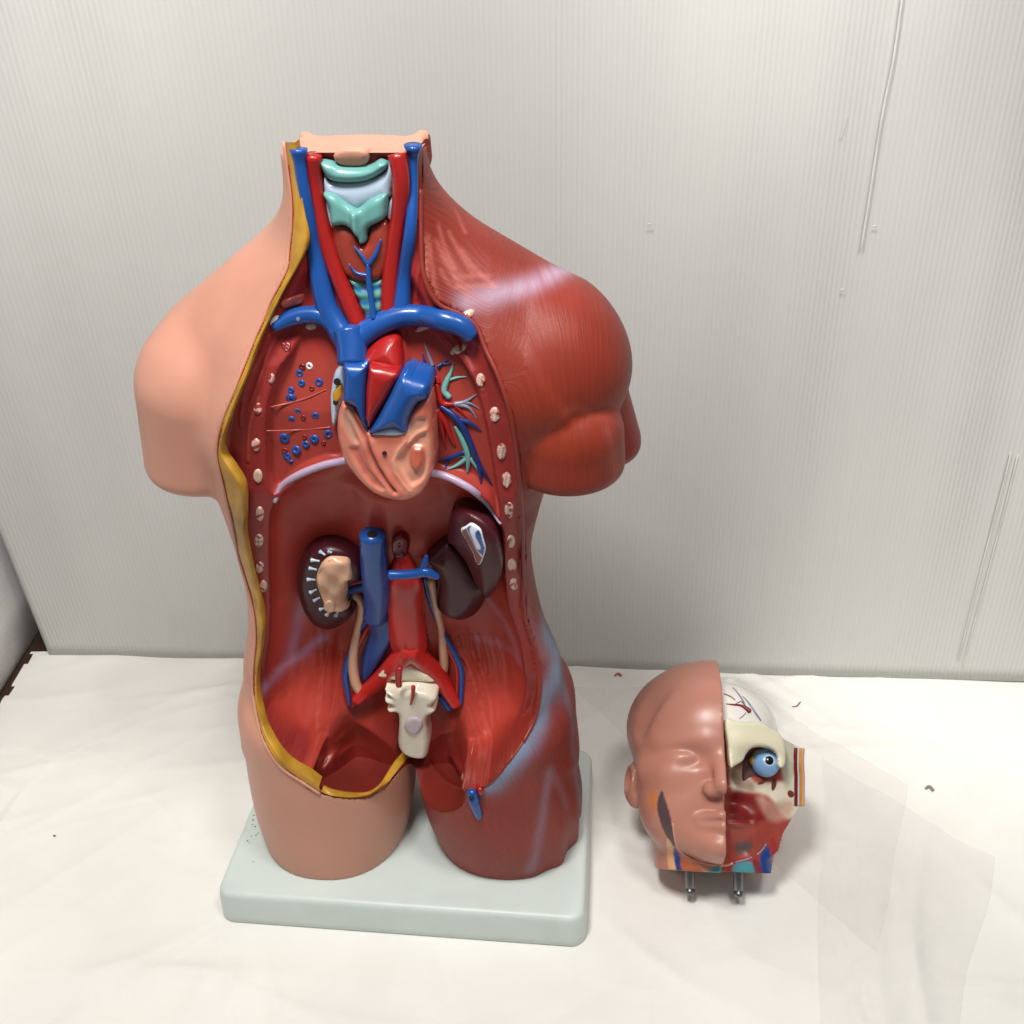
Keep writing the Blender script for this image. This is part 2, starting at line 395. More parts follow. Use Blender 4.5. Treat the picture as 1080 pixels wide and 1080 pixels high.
def back_fn(s, z, t):
    x = s + z * min(0.0, (s + 8) * 0.0021)
    bow = 0.6 * math.sin(s * 0.05 + 1.0) * (z / 60.0) ** 2 * 0.5 + 0.28 * math.sin(s * 0.33 + 0.6 * math.sin(s * 0.11)) * min(1, z / 25.0) + 0.12 * math.sin(s * 0.71 + 2) * min(1, z / 20.0)
    return (x, wall_y(s) + 0.045 * z + bow + t, z + 0.02)
back = panel('back_panel', np.linspace(-48.6, 92, 200), np.concatenate([np.linspace(0, 6, 4), np.linspace(9, 112, 30)]), back_fn, 0.5, M_FLUTE)
tag(back, 'large upright grey white fluted plastic sheet standing behind the torso', 'backdrop panel')
def crease(name, pts, w, h):
    P = []
    n = np.array([0.0735, 1, 0])
    P = spline(np.array(pts, float), 24)
    V, F = tube_mesh(name, P, w, 6, h / w, nrm=(0, -1, 0))
    return link(name, mesh_list(name, V, F), M_CREASE, back)
M_CREASE = paint('highlight_plastic', (0.60, 0.597, 0.575), 0.4, mottle=0.15, mscale=30)  # paler than the sheet: crease highlights put into the colour; dents share it
def onwall(x, y, lift=0.0):
    # intersection with the leaning sheet
    n = np.array([0.0735, 1.0, -0.045]); p0 = np.array([0, 27.1, 0])
    P = world_on_plane(x, y, p0, n); return P - n * lift
def wallp(x, y):
    return onwall(x, y, 0.02)

side = panel('side_panel', np.linspace(-30, 62, 24), np.linspace(0, 70, 12), lambda s, z, t: (-52.0 - t - 0.02 * z, s, z + 0.02), 0.5, flute_mat('side_plastic', base=(0.8, 0.79, 0.78)))  # same plastic, base colour lightened to make up for grazing light
tag(side, 'grey plastic sheet standing at the left edge of the table', 'side panel')

def on_paper(px):
    P = [world_on_z(x, y, 0.0) for x, y in px]; return np.array(P)
from mathutils.bvhtree import BVHTree
PAPER_BVH = BVHTree.FromPolygons([tuple(v) for v in V2], [tuple(int(i) for i in f) for f in F2])
def paper_z(x, y):
    h = PAPER_BVH.ray_cast(Vector((x, y, 20)), Vector((0, 0, -1))); return h[0].z if h[0] is not None else 0.0
def sheet(name, px, mat, label, dz, seed):
    P = on_paper(px)[:, :2]; g = 0.8
    r = np.random.default_rng(seed); ph = r.uniform(0, 6, 8)
    # mapped quad with slightly wavy edges
    n = 60; V = []; F = []
    for i in range(n + 1):
        for j in range(n + 1):
            a = i / n; b = j / n
            p = (1 - a) * (1 - b) * P[0] + a * (1 - b) * P[1] + a * b * P[2] + (1 - a) * b * P[3]
            p = p + np.array([0.25 * math.sin(b * 9 + ph[0]), 0.25 * math.sin(a * 11 + ph[1])])
            z = max(paper_z(*p), max(paper_z(p[0] + 0.6, p[1]), paper_z(p[0] - 0.6, p[1])) - 0.1) + dz + 0.05 * (1 + math.sin(a * 14 + b * 5 + ph[2]) * math.sin(b * 11 + ph[3]))
            V.append((p[0], p[1], z))
    for i in range(n):
        for j in range(n):
            a = i * (n + 1) + j; F.append((a, a + n + 1, a + n + 2, a + 1))
    o = link(name, mesh_list(name, V, F), mat); tag(o, label, 'tissue sheet'); return o
mt, nt, b = new_mat('glassine'); b.inputs['Base Color'].default_value = (0.82, 0.80, 0.79, 1); b.inputs['Roughness'].default_value = 0.25; b.inputs['Alpha'].default_value = 0.55
nzt = nt.nodes.new('ShaderNodeTexNoise'); nzt.inputs['Scale'].default_value = 12; nzt.inputs['Detail'].default_value = 5; tct = nt.nodes.new('ShaderNodeTexCoord'); nt.links.new(tct.outputs['Object'], nzt.inputs['Vector'])
mra = nt.nodes.new('ShaderNodeMapRange'); mra.inputs[3].default_value = 0.05; mra.inputs[4].default_value = 0.30; nt.links.new(nzt.outputs['Fac'], mra.inputs[0]); nt.links.new(mra.outputs[0], b.inputs['Alpha'])
sheet('tissue_sheet', [(600,728),(775,724),(958,828),(925,1012)], mt, 'thin translucent tissue sheet lying under the split head', 0.06, 3)
sheet('tissue_sheet', [(868,800),(1052,908),(1000,1130),(860,1130)], mt, 'thin translucent tissue sheet near the lower right corner of the paper', 0.12, 4)
# marks and flaws on the fluted sheet
def onback(x, y, lift=0.22):
    p = onwall(x, y); return p + np.array([-0.07, -1, 0.04]) * lift
for pts, w_ in (([(952,-10),(942,60),(930,120),(916,210),(908,260)], 0.16), ([(1066,475),(1048,545),(1030,615),(1010,695)], 0.13), ([(1073,478),(1055,550),(1036,622),(1015,700)], 0.13), ([(1040,330),(1033,350)], 0.08), ([(138,-5),(160,90),(185,190),(198,262)], 0.14), ([(893,120),(886,145)], 0.07)):
    C_ = spline(np.array([onback(*q) for q in pts]), 20); V, F = tube_mesh('c', C_, w_ * 0.6, 8, 0.1, nrm=(0, -1, 0))
    link('crease', mesh_list('crease', V, F), M_CREASE, back)
for q in ((685, 236), (922, 238), (888, 305)):
    c = onback(*q, 0.2); V, F = tube_mesh('c', np.array([c - [0.15, 0, 0.02], c, c + [0.15, 0, 0.02]]), 0.10, 8, 0.3, nrm=(0, -1, 0)); link('dent', mesh_list('dent', V, F), M_CREASE, back)
# bits of litter on the paper
M_BIT = paint('litter', (0.20, 0.13, 0.10), 0.7, mottle=0.3); M_BITR = paint('litter_red', (0.42, 0.12, 0.09), 0.6, mottle=0.3); M_BITG = paint('litter_grey', (0.22, 0.21, 0.20), 0.7, mottle=0.3)
for pts, r, m_, nm_, lab in (([(835,747),(840,746),(844,741)], 0.13, M_BITR, 'plastic_shred', 'thin reddish shred of plastic on the paper behind the split head'), ([(976,832),(980,830),(984,834)], 0.3, M_BITG, 'grey_chip', 'small grey chip lying on the paper far right of the split head'),
                        ([(648,715),(652,713),(655,715)], 0.25, M_BITR, 'red_flake', 'tiny red flake at the back edge of the paper beside the torso'), ([(57,883),(59,884)], 0.16, M_BIT, 'brown_chip', 'dark brown speck on the paper left of the pedestal')):
    Q_ = on_paper(pts); Q_[:, 2] = [paper_z(q[0], q[1]) + r * 0.35 + 0.1 * (i == 1) for i, q in enumerate(Q_)]
    V, F = tube_mesh('c', spline(Q_, 8), 0.6 * r * np.linspace(0.7, 1.1, 8), 7, 0.6, nrm=(0, 0, 1)); o = link(nm_, mesh_list(nm_, V, F), m_); tag(o, lab, 'debris')
# ------------------------------------------------------------------ the cutaway: depth of the front surface over (u, z)
BIG = -99.0
def front_of(F):                                  # first surface met coming from the front, per (u, z) column
    neg = F < 0; any_ = neg.any(1); j = neg.argmax(1); jm = np.maximum(j - 1, 0)
    I, K = np.meshgrid(np.arange(F.shape[0]), np.arange(F.shape[2]), indexing='ij')
    f0 = F[I, jm, K]; f1 = F[I, j, K]
    t = np.where(j > 0, f0 / (f0 - f1 + 1e-9), 0)
    return np.where(any_, GV[0] + (jm + t) * HG, 6.0).astype(float)
VB0 = front_of(FB)
G2 = 0.1
U2 = np.arange(-17, 18.01, G2); Z2 = np.arange(0.0, 63.41, G2)
UU, ZZ = np.meshgrid(U2, Z2, indexing='ij')
def bil(A, u0, z0, h, u, z):
    x = np.clip((u - u0) / h, 0, A.shape[0] - 1.001); y = np.clip((z - z0) / h, 0, A.shape[1] - 1.001)
    i = x.astype(int); j = y.astype(int); a = x - i; b = y - j
    return A[i, j] * (1 - a) * (1 - b) + A[i + 1, j] * a * (1 - b) + A[i, j + 1] * (1 - a) * b + A[i + 1, j + 1] * a * b
VB = bil(VB0, GU[0], GZ[0], HG, UU, ZZ)
VB[:, Z2 > 63.1] = VB[:, Z2 <= 63.1][:, -1][:, None]
def hf(A, u, z): return bil(A, U2[0], Z2[0], G2, np.asarray(u, float), np.asarray(z, float))
def hits(A, px):                                  # where sight lines meet a front surface v = A(u, z)
    o, d = rays(px); out = []
    t = np.arange(55, 125, 0.1)
    for k in range(len(d)):
        p = o[None] + d[k][None] * t[:, None]
        g = p[:, 1] - hf(A, p[:, 0], p[:, 2])
        ok = (g > 0) & (p[:, 2] < 64.5)
        i = ok.argmax() if ok.any() else len(t) - 1
        i = max(i, 1); f0, f1 = g[i - 1], g[i]
        tt = t[i - 1] + 0.1 * (f0 / (f0 - f1) if f1 > f0 and f0 < 0 else 0)
        out.append(o + d[k] * tt)
    return np.array(out)
def closed(P, n):
    P = np.asarray(P, float); m = len(P); Q = np.vstack([P[-1:], P, P[:2]])
    out = []; k = max(2, n // m)
    for i in range(m):
        a, b, c, d = Q[i], Q[i + 1], Q[i + 2], Q[i + 3]
        for w in np.arange(k) / k:
            out.append(0.5 * (2 * b + (c - a) * w + (2 * a - 5 * b + 4 * c - d) * w ** 2 + (3 * b - a - 3 * c + d) * w ** 3))
    return np.array(out)
def sdf(poly, X, Y):                              # positive inside
    poly = np.asarray(poly, float); sh = X.shape; X = X.ravel(); Y = Y.ravel()
    D = np.full(X.shape, 1e9); ins = np.zeros(X.shape, bool)
    n = len(poly)
    for i in range(n):
        a = poly[i]; b = poly[(i + 1) % n]; e = b - a; l2 = e @ e + 1e-12
        t = np.clip(((X - a[0]) * e[0] + (Y - a[1]) * e[1]) / l2, 0, 1)
        D = np.minimum(D, (X - a[0] - e[0] * t) ** 2 + (Y - a[1] - e[1] * t) ** 2)
        c = ((a[1] > Y) != (b[1] > Y))
        xi = a[0] + (Y - a[1]) * e[0] / (e[1] if abs(e[1]) > 1e-12 else 1e-12)
        ins ^= c & (X < xi)
    return (np.sqrt(D) * np.where(ins, 1, -1)).reshape(sh)
def sdf_line(pts, X, Y):
    pts = np.asarray(pts, float); sh = X.shape; X = X.ravel(); Y = Y.ravel(); D = np.full(X.shape, 1e9)
    for a, b in zip(pts, pts[1:]):
        e = b - a; l2 = e @ e + 1e-12
        t = np.clip(((X - a[0]) * e[0] + (Y - a[1]) * e[1]) / l2, 0, 1)
        D = np.minimum(D, (X - a[0] - e[0] * t) ** 2 + (Y - a[1] - e[1] * t) ** 2)
    return np.sqrt(D).reshape(sh)
def z1(x, y): return (270 + x / 4.154, 110 + y / 4.154)      # reading aids: places noted on enlargements of the photograph
def z2(x, y): return (230 + x / 5.4, 320 + y / 5.4)
def z3(x, y): return (340 + x / 4.909, 330 + y / 4.909)
def z4(x, y): return (290 + x / 4.0, 510 + y / 4.0)
def z5(x, y): return (320 + x / 4.909, 680 + y / 4.909)
def Z(f, *pts): return [f(*p) for p in pts]

FAT_OUT = [(300,150),(305,184),(308,212),(308,238),(305,264),(303,283),(294,302),(285,319),(279,335),(269,357),(257,387),(246,415),(236,440),(230,462),(229,480),(233,500),(239,525),(245,550),(253,590),(263,623),(269,650),(270,673),(268,700),(268,733),(273,763),(283,790),(298,810),(320,825),(338,837)]
FAT_IN = [(311,150),(316,190),(321,225),(324,255),(313,282),(299,308),(286,335),(274,360),(264,387),(253,415),(243,440),(236,462),(235,480),(246,497),(257,517),(258,545),(260,567),(270,610),(277,643),(279,670),(275,700),(273,727),(278,757),(290,787),(307,808),(327,820),(339,829)]
FATB_OUT = [(338,837),(346,842),(368,844),(389,844),(408,835),(422,818),(431,802),(439,793)]
FATB_IN = [(342,828),(350,832),(368,835),(387,835),(401,826),(413,807),(421,797),(430,788)]
RIGHT_CUT = [(441,150),(443,200),(444,245),(447,290),(462,320),(488,332),(503,345),(512,368),(526,398),(538,435),(545,475),(549,520),(551,560),(552,613),(553,649),(562,678),(568,708),(569,732),(564,758),(552,782),(534,806),(516,827),(503,832),(490,832),(473,828),(458,810),(449,795)]
cut_px = FAT_OUT + FATB_OUT[1:] + RIGHT_CUT[::-1]
H_ = hits(VB, cut_px)
CUTP = H_[:, [0, 2]]
CUTP[0] = (CUTP[1][0] - 0.3, 64.6); CUTP[-1] = (CUTP[-2][0] + 0.05, 64.6)
CUT = sdf(CUTP, UU, ZZ)
UL, UR = -7.7, 6.3                                # the pelvic bowls between the hips
PELP = closed(np.array([(UL, 3.0), (UL - 0.1, 8.0), (UL + 0.1, 11.5), (-6.3, 14.6), (-4.0, 15.8), (-1.0, 17.4), (1.0, 18.6), (2.6, 19.0), (4.0, 18.4), (5.2, 16.0), (6.2, 13.6), (UR, 11.0), (UR, 3.0)]), 88)
PEL = sdf(PELP, UU, ZZ)
CUT0 = CUT.copy(); CUT = np.maximum(CUT, PEL)
def tabz(rows, z): r = np.array(rows); return np.interp(z, r[:, 0], r[:, 1])
PLANE = tabz([(0,-6.4),(5,-6.4),(9,-5.4),(14,-4.2),(20,-3.6),(28,-3.8),(34,-4.9),(40,-5.8),(46,-5.6),(50,-4.6),(54,-3.6),(58,-2.9),(64,-2.7)], ZZ)
PLANE = PLANE - 0.0
WALL = np.maximum(VB + 0.25, PLANE)
HW = np.where(CUT > 0, VB + (WALL - VB) * sstep(CUT / 0.35), VB)
def poly_on(A, px, n=120): return closed(hits(A, px)[:, [0, 2]], n)
LUNGL_PX = [(345,338),(326,344),(312,356),(302,376),(293,390),(285,412),(280,432),(279,470),(281,505),(291,522),(315,503),(340,492),(364,487),(372,440),(366,385),(358,352)]
LUNGR_PX = [(424,348),(440,347),(458,354),(476,369),(491,387),(503,410),(512,440),(518,470),(523,500),(527,530),(526,547),(512,527),(486,509),(456,499),(440,460),(430,400),(422,368)]
ABD_PX = [(292,527),(284,545),(283,567),(283,600),(284,623),(284,650),(283,673),(280,700),(280,717),(283,747),(297,780),(320,803),(335,815),(347,812),(352,818),(390,832),(430,836),(460,834),(488,824),(502,818),(513,815),(525,797),(540,776),(550,752),(555,726),(553,708),(549,678),(538,646),(533,610),(532,575),(528,556),(514,531),(488,513),(458,502),(430,510),(400,505),(366,490),(342,496),(316,507)]
PELL_PX = [(358,752),(350,775),(347,800),(352,818),(372,825),(392,822),(405,806),(418,790),(424,770),(420,745),(395,738),(372,742)]
PELR_PX = [(452,765),(460,748),(478,745),(490,752),(498,775),(503,800),(498,820),(484,824),(468,818),(458,800),(452,785)]
SL = sdf(poly_on(HW, LUNGL_PX), UU, ZZ); SR = sdf(poly_on(HW, LUNGR_PX), UU, ZZ); SA = sdf(poly_on(HW, ABD_PX), UU, ZZ)
# neck trough between the cut edges
NECK = np.clip((ZZ - 49.5) / 2.0, 0, 1)
G = HW.copy()
G += NECK * 0.9 * sstep((CUT - 0.7) / 1.0) * sstep((63.9 - ZZ) / 0.5)
G = np.maximum(G, HW + 1.1 * sstep(SL / 0.35)); G = np.maximum(G, HW + 1.2 * sstep(SR / 0.35))
spine = 1.5 * np.exp(-((UU - 0.3) / 3.2) ** 2) * np.clip((ZZ - 8) / 6, 0, 1)
ADEP = np.interp(ZZ, [0, 10, 20, 26, 34], [4.2, 4.2, 3.8, 3.2, 2.6])
ABD = HW + 0.6 * sstep(SA / 0.25) + ADEP * (1 - np.exp(-np.clip(SA, 0, 9) / 2.0)) - spine * sstep(SA / 3)
G = np.where(SA > 0, np.maximum(G, ABD), G)
for c_, s_ in ((-5.2, 1), (5.6, 1)):                              # psoas bellies
    G -= np.where(SA > 0, 1.1 * np.exp(-((UU - c_ - (18 - ZZ) * 0.12 * np.sign(c_)) / 1.7) ** 2) * sstep((ZZ - 8) / 4) * sstep((25 - ZZ) / 5) * sstep(SA / 1.5), 0)
GPRE = G.copy()
def at_v(px, v):                                  # where a sight line reaches depth v
    o, d = rays([px]); t = (v - o[1]) / d[0][1]; return o + d[0] * t
RIM = np.vstack([hits(VB, [(285,793),(298,810),(320,824),(338,834),(346,838),(368,841),(388,840)]), [at_v((404,831), -7.0), at_v((417,815), -4.6), at_v((427,801), -2.4), at_v((437,796), -1.2), at_v((450,797), -1.2), at_v((458,810), -2.8), at_v((470,823), -4.6), at_v((486,830), -6.4)], hits(VB, [(503,831),(516,826),(534,805)])])
RIM = RIM[np.argsort(RIM[:, 0])]
us_ = np.linspace(-12, 12, 241)
k_ = np.exp(-(np.arange(-6, 7) / 3.0) ** 2); k_ /= k_.sum()
def _sm(y): return np.convolve(np.pad(np.interp(us_, RIM[:, 0], y), 6, mode='edge'), k_, 'valid')
ZR_, VR_ = _sm(RIM[:, 2]), _sm(RIM[:, 1])
def zfloor(u, v):                                 # floor of the pelvic bowls as a height over (u, v)
    zr = np.interp(u, us_, ZR_); vr = np.minimum(np.interp(u, us_, VR_), -1.2)
    low = 8.6 + 0.7 * np.exp(-((u - 0.5) / 1.1) ** 2)
    t = np.clip((v - vr) / (0.4 - vr), 0, 1)
    return zr - 0.25 * np.clip(vr - v, 0, 9) + (np.minimum(low, zr) - zr) * np.sin(t ** 0.7 * math.pi / 2) + 0.5 * np.clip(t - 0.6, 0, 1) ** 2
VP = -2.2 + 1.3 * np.exp(-((UU + 4.6) / 2.6) ** 2 - ((ZZ - 10.5) / 4.5) ** 2) + 1.1 * np.exp(-((UU - 4.2) / 2.2) ** 2 - ((ZZ - 10.5) / 4.5) ** 2)
G = np.where(PEL > 0, G + (np.maximum(VP, G) - G) * sstep(PEL / 3.0), G)
PL = np.where(UU < 0.4, PEL, -1); PR = np.where(UU >= 0.4, PEL, -1)
PCOL = (PEL > 0.0) & (ZZ < 15)
ZFS = np.where(PEL > 0, zfloor(UU, G), -99)
for _ in range(3):                                                # soften the steps, keep the outline
    B_ = G.copy(); B_[1:-1, 1:-1] = (G[1:-1, 1:-1] * 2 + G[:-2, 1:-1] + G[2:, 1:-1] + G[1:-1, :-2] + G[1:-1, 2:]) / 6
    G = np.where(CUT > 0.25, B_, G)
HFR = np.where(CUT > 0, G, VB)

# carve the body behind that surface
Uc, Zc = np.meshgrid(GU, GZ, indexing='ij')
inb = (Uc > U2[0]) & (Uc < U2[-1]) & (Zc > -1)
Gd = np.where((CUT > 0) | (PEL > 0.15), G, VB)
for _ in range(4):
    E_ = Gd.copy(); E_[1:-1, 1:-1] = np.max([Gd[1:-1, 1:-1], Gd[:-2, 1:-1], Gd[2:, 1:-1], Gd[1:-1, :-2], Gd[1:-1, 2:]], axis=0); Gd = np.where((CUT > -0.1) | (PEL > 0.1), E_, Gd)
Gd = Gd + 0.2 * sstep((63.2 - ZZ) / 0.6)
Gc = hf(Gd, Uc, np.clip(Zc, 0, 63.4)); Sc = np.where(inb, hf(CUT, Uc, np.clip(Zc, 0, 63.4)), -5.0)
Pc = np.where(inb, hf(PEL, Uc, np.clip(Zc, 0, 63.4)), -5.0)
for j in range(len(GV)):
    cv = np.minimum((Sc - 0.03) * 2.0, Gc + 0.05 - GV[j])
    cv = np.where(Pc > 0.0, np.minimum(Gc + 0.05 - GV[j], Zc - zfloor(Uc, GV[j] + 0 * Uc) + 0.06), cv)
    FB[:, j, :] = np.maximum(FB[:, j, :], cv)
P, Q = surface_nets(FB, (GU[0], GV[0], GZ[0]), HG)

torso = empty('anatomy_torso', (0, 0, 0), YAW)
ROOT = torso
tag(torso, 'half skin, half muscle anatomical torso with open chest and belly on a pale green pedestal', 'anatomical torso')
UPZ = np.array([0, 0, BASE_T]); ORG = None
def add(name, V, F, mat, parent=None, col=None, smooth=True, npm=False):
    V = np.asarray(V, float) + (UPZ if ORG is None else -np.asarray(ORG))
    me = mesh_np(name, V, F, smooth) if npm else mesh_list(name, V, F, smooth)
    if col is not None: set_color(me, col)
    return link(name, me, mat, parent or ROOT)

# painted colours
C_SKIN = lin(200, 143, 122); C_MUS = lin(131, 45, 34); C_WALL = lin(140, 45, 43); C_LUNG = lin(158, 60, 51); C_ABD = lin(172, 60, 49)
C_PALE = lin(176, 160, 178); C_BLUE = lin(24, 76, 150); C_RED = lin(160, 28, 26); C_FAT = lin(190, 146, 44); C_TEAL = lin(104, 160, 156)
def band(V, line3, w):                             # soft painted band following a line on the surface
    D = np.full(len(V), 1e9)
    for a, b in zip(line3, line3[1:]):
        e = b - a; t = np.clip(((V - a) @ e) / (e @ e), 0, 1)
        D = np.minimum(D, np.linalg.norm(V - a - t[:, None] * e, axis=1))
    return D
def vnoise(V, sc, seed):
    r = np.random.default_rng(seed); s = np.zeros(len(V))
    for _ in range(7):
        k = r.normal(0, 1, 3) * sc; s += np.sin(V @ k + r.uniform(0, 6))
    return s / 7
cen = P[Q].mean(1)
top = (cen[:, 2] > 63.25)
split_u = np.where(cen[:, 2] < 10, 0.55, 0.25) + 0.0
isskin = (cen[:, 0] < split_u) | (top & (cen[:, 0] < 4.55))
ids, F2 = compact(P, Q, isskin); V = P[ids]
col = np.tile(C_SKIN, (len(V), 1)); n = vnoise(V, 0.5, 3)[:, None]
col *= 1 + 0.05 * n
sc = np.exp(-(np.linalg.norm((V - np.array([-18.2, -3, 44.5])) / np.array([1.6, 3, 2.4]), axis=1)) ** 2) * (0.5 + 0.5 * np.sign(vnoise(V, 3.5, 5)))
col = col * (1 - 0.14 * sc[:, None])
M_SKIN = paint('skin_paint', attr='col', rough=0.42, mottle=0.07, mscale=5, bump=0.02, bscale=160, spec=0.4, smudge=0.32)
skin = add('skin_side', V, F2, M_SKIN, col=col, npm=True); skin['label'] = 'smooth peach skin half of the torso with rounded arm stump'
ids, F2 = compact(P, Q, ~isskin); V = P[ids]
col = np.tile(C_MUS, (len(V), 1))
dlt = np.exp(-(np.linalg.norm((V - np.array([14.5, -5, 46])) / np.array([6.5, 6, 6]), axis=1)) ** 2)[:, None]
col = col * (1 - dlt) + lin(142, 52, 33) * dlt
col *= (1 + 0.10 * vnoise(V, 0.7, 9) + 0.16 * sstep((18 - V[:, 2]) / 6))[:, None]
MB = [([(492,318),(520,312),(550,303),(580,291),(604,279),(618,274)], 0.8, lin(172,142,162), 0.95),
      ([(470,272),(490,300),(505,322)], 0.5, lin(180,110,104), 0.35),
      ([(575,668),(585,690),(588,715)], 1.7, lin(118,136,158), 0.98),
      ([(588,690),(578,730),(566,765),(548,795),(530,815),(518,828)], 1.15, lin(126,142,168), 0.95),
      ([(590,700),(601,750),(607,800),(612,840)], 0.7, lin(112,104,124), 0.75),
      ([(580,815),(574,850),(568,885),(560,918)], 0.55, lin(150,116,136), 0.7),
      ([(578,812),(590,830),(598,850)], 0.4, lin(150,110,128), 0.5),
      ([(556,632),(560,655),(572,690)], 0.5, lin(150,96,110), 0.45),
      ([(560,470),(600,432),(630,440),(658,446)], 0.35, lin(176,84,72), 0.35),
      ([(640,455),(650,500)], 0.45, lin(176,100,92), 0.35)]
for px, w_, c_, a_ in MB:
    d = band(V, spline(hits(VB, px), 24), w_)
    k = (a_ * np.exp(-(d / w_) ** 2) * np.clip(0.9 + 0.35 * vnoise(V, 2.2, 21), 0, 1.05))[:, None]
    col = col * (1 - k) + c_ * k
for px in [Z(z1, (738,590),(742,700),(752,800),(780,862)), Z(z1, (755,580),(770,700),(790,860)), Z(z1, (800,530),(825,620),(870,720)), Z(z1, (790,600),(850,720),(930,845)), Z(z1, (870,470),(915,560)), Z(z1, (845,560),(900,660),(950,740)), Z(z1, (880,800),(960,797),(1040,795)), Z(z1, (870,760),(960,752),(1020,750)), Z(z1, (810,730),(850,790),(880,800)), Z(z1, (900,640),(980,740),(1050,800))]:
    d = band(V, spline(hits(VB, px), 24), 0.1); k = (0.35 * np.exp(-(d / 0.16) ** 2))[:, None]; col = col * (1 - k) + lin(205, 120, 108) * k
def fibre_paint(name, rough=0.46):
    """painted moulded muscle: fine fibres that run along a per-vertex direction field, in colour and relief"""
    m, nt, b = new_mat(name); N = nt.nodes.new; L = nt.links.new
    a = N('ShaderNodeVertexColor'); a.layer_name = 'col'; f = N('ShaderNodeAttribute'); f.attribute_name = 'fibre'
    mp = N('ShaderNodeMapping'); mp.inputs['Scale'].default_value = (1.0, 0.06, 1); L(f.outputs['Vector'], mp.inputs['Vector'])
    n1 = N('ShaderNodeTexNoise'); n1.inputs['Scale'].default_value = 4.6; n1.inputs['Detail'].default_value = 4; n1.inputs['Roughness'].default_value = 0.65; L(mp.outputs[0], n1.inputs['Vector'])
    tc = N('ShaderNodeTexCoord'); n2 = N('ShaderNodeTexNoise'); n2.inputs['Scale'].default_value = 9; n2.inputs['Detail'].default_value = 3; L(tc.outputs['Object'], n2.inputs['Vector'])
    r1 = N('ShaderNodeMapRange'); r1.inputs[1].default_value = 0.3; r1.inputs[2].default_value = 0.7; r1.inputs[3].default_value = 0.88; r1.inputs[4].default_value = 1.12; L(n1.outputs['Fac'], r1.inputs[0])
    r2 = N('ShaderNodeMapRange'); r2.inputs[1].default_value = 0.3; r2.inputs[2].default_value = 0.7; r2.inputs[3].default_value = 0.86; r2.inputs[4].default_value = 1.10; L(n2.outputs['Fac'], r2.inputs[0])
    mu = N('ShaderNodeMath'); mu.operation = 'MULTIPLY'; L(r1.outputs[0], mu.inputs[0]); L(r2.outputs[0], mu.inputs[1])
    hs = N('ShaderNodeHueSaturation'); L(a.outputs['Color'], hs.inputs['Color']); L(mu.outputs[0], hs.inputs['Value']); L(hs.outputs[0], b.inputs['Base Color'])
    bp = N('ShaderNodeBump'); bp.inputs['Strength'].default_value = 0.42; bp.inputs['Distance'].default_value = 0.0016; L(n1.outputs['Fac'], bp.inputs['Height']); L(bp.outputs[0], b.inputs['Normal'])
    r3 = N('ShaderNodeMapRange'); r3.inputs[3].default_value = rough - 0.1; r3.inputs[4].default_value = rough + 0.12; L(n2.outputs['Fac'], r3.inputs[0]); L(r3.outputs[0], b.inputs['Roughness'])
    b.inputs['Specular IOR Level'].default_value = 0.3
    return m
M_MUS = fibre_paint('muscle_paint')
def set_fibre(me, fx, al):
    at = me.attributes.new('fibre', 'FLOAT_VECTOR', 'POINT'); at.data.foreach_set('vector', np.stack([fx, al, fx * 0], 1).astype(np.float32).ravel())
def fibre_field(V):
    u, v, z = V.T
    def w(a, b, x): return sstep((x - a) / (b - a))
    thigh = np.arctan2(v, u - 9.0) * 9 + 0.30 * z
    flank = 0.9 * v + 0.55 * z + 0.3 * u
    delt = np.arctan2(u - 15.5, z - 37.0) * 16 + 0.25 * v
    stump = np.arctan2(v + 1.0, u - 14.5) * 6
    trap = np.arctan2(z - 50.0, 15.5 - u) * 18
    f = thigh * (1 - w(17, 21, z)) + flank * w(17, 21, z)
    f = f * (1 - w(36, 38, z)) + np.where(z < 46.6, stump, delt) * w(36, 38, z)
    k = w(11.5, 8.0, u) if False else w(0, 1, (z - 48.5) / 2.0) * (1 - w(9.0, 12.0, u)); f = f * (1 - k) + trap * k
    return f, z
musc = add('muscle_side', V, F2, M_MUS, col=col, npm=True); set_fibre(musc.data, *fibre_field(V)); musc['label'] = 'red muscle half of the torso with pale tendon bands'

# front sheet of the cutaway, split into its regions
gVu, gVz = np.gradient(VB, G2); slope = np.minimum(np.sqrt(1 + gVu ** 2 + gVz ** 2), 4)
keepv = (CUT > -0.22) & (VB < 3)
idx = np.arange(UU.size).reshape(UU.shape)
FF = np.stack([idx[:-1, :-1], idx[1:, :-1], idx[1:, 1:], idx[:-1, 1:]], -1).reshape(-1, 4)
keepv &= ~((CUT0 < -0.15) & (PEL < 0.12))
keepv &= ~((PEL > 0.05) & (ZZ < ZFS - 0.12))
FF = FF[keepv.ravel()[FF].all(1)]
VV = np.stack([UU, np.where(CUT > 0.02, np.minimum(G, np.where(CUT < 0.15, VB - 0.05 * slope, 99)), VB - 0.05 * slope), ZZ], -1).reshape(-1, 3)
inner = np.maximum(SA, np.maximum(SL, SR))
cw = np.tile(C_WALL, (UU.size, 1))
def mixc(c, new, k): k = np.clip(k, 0, 1).reshape(-1, 1); return c * (1 - k) + np.asarray(new) * k
cw = mixc(cw, C_LUNG, sstep(SL / 0.15)); cw = mixc(cw, C_LUNG, sstep(SR / 0.15)); cw = mixc(cw, C_ABD, sstep(SA / 0.2))
cw = mixc(cw, lin(150, 38, 36), NECK)
cw = mixc(cw, C_MUS, sstep(1 - CUT / 0.6) * (UU > 2))
cw = mixc(cw, lin(96, 24, 24), 0.0)
cw = mixc(cw, lin(120, 36, 30), 0.6 * sstep(np.maximum(PL, PR) / 0.8))
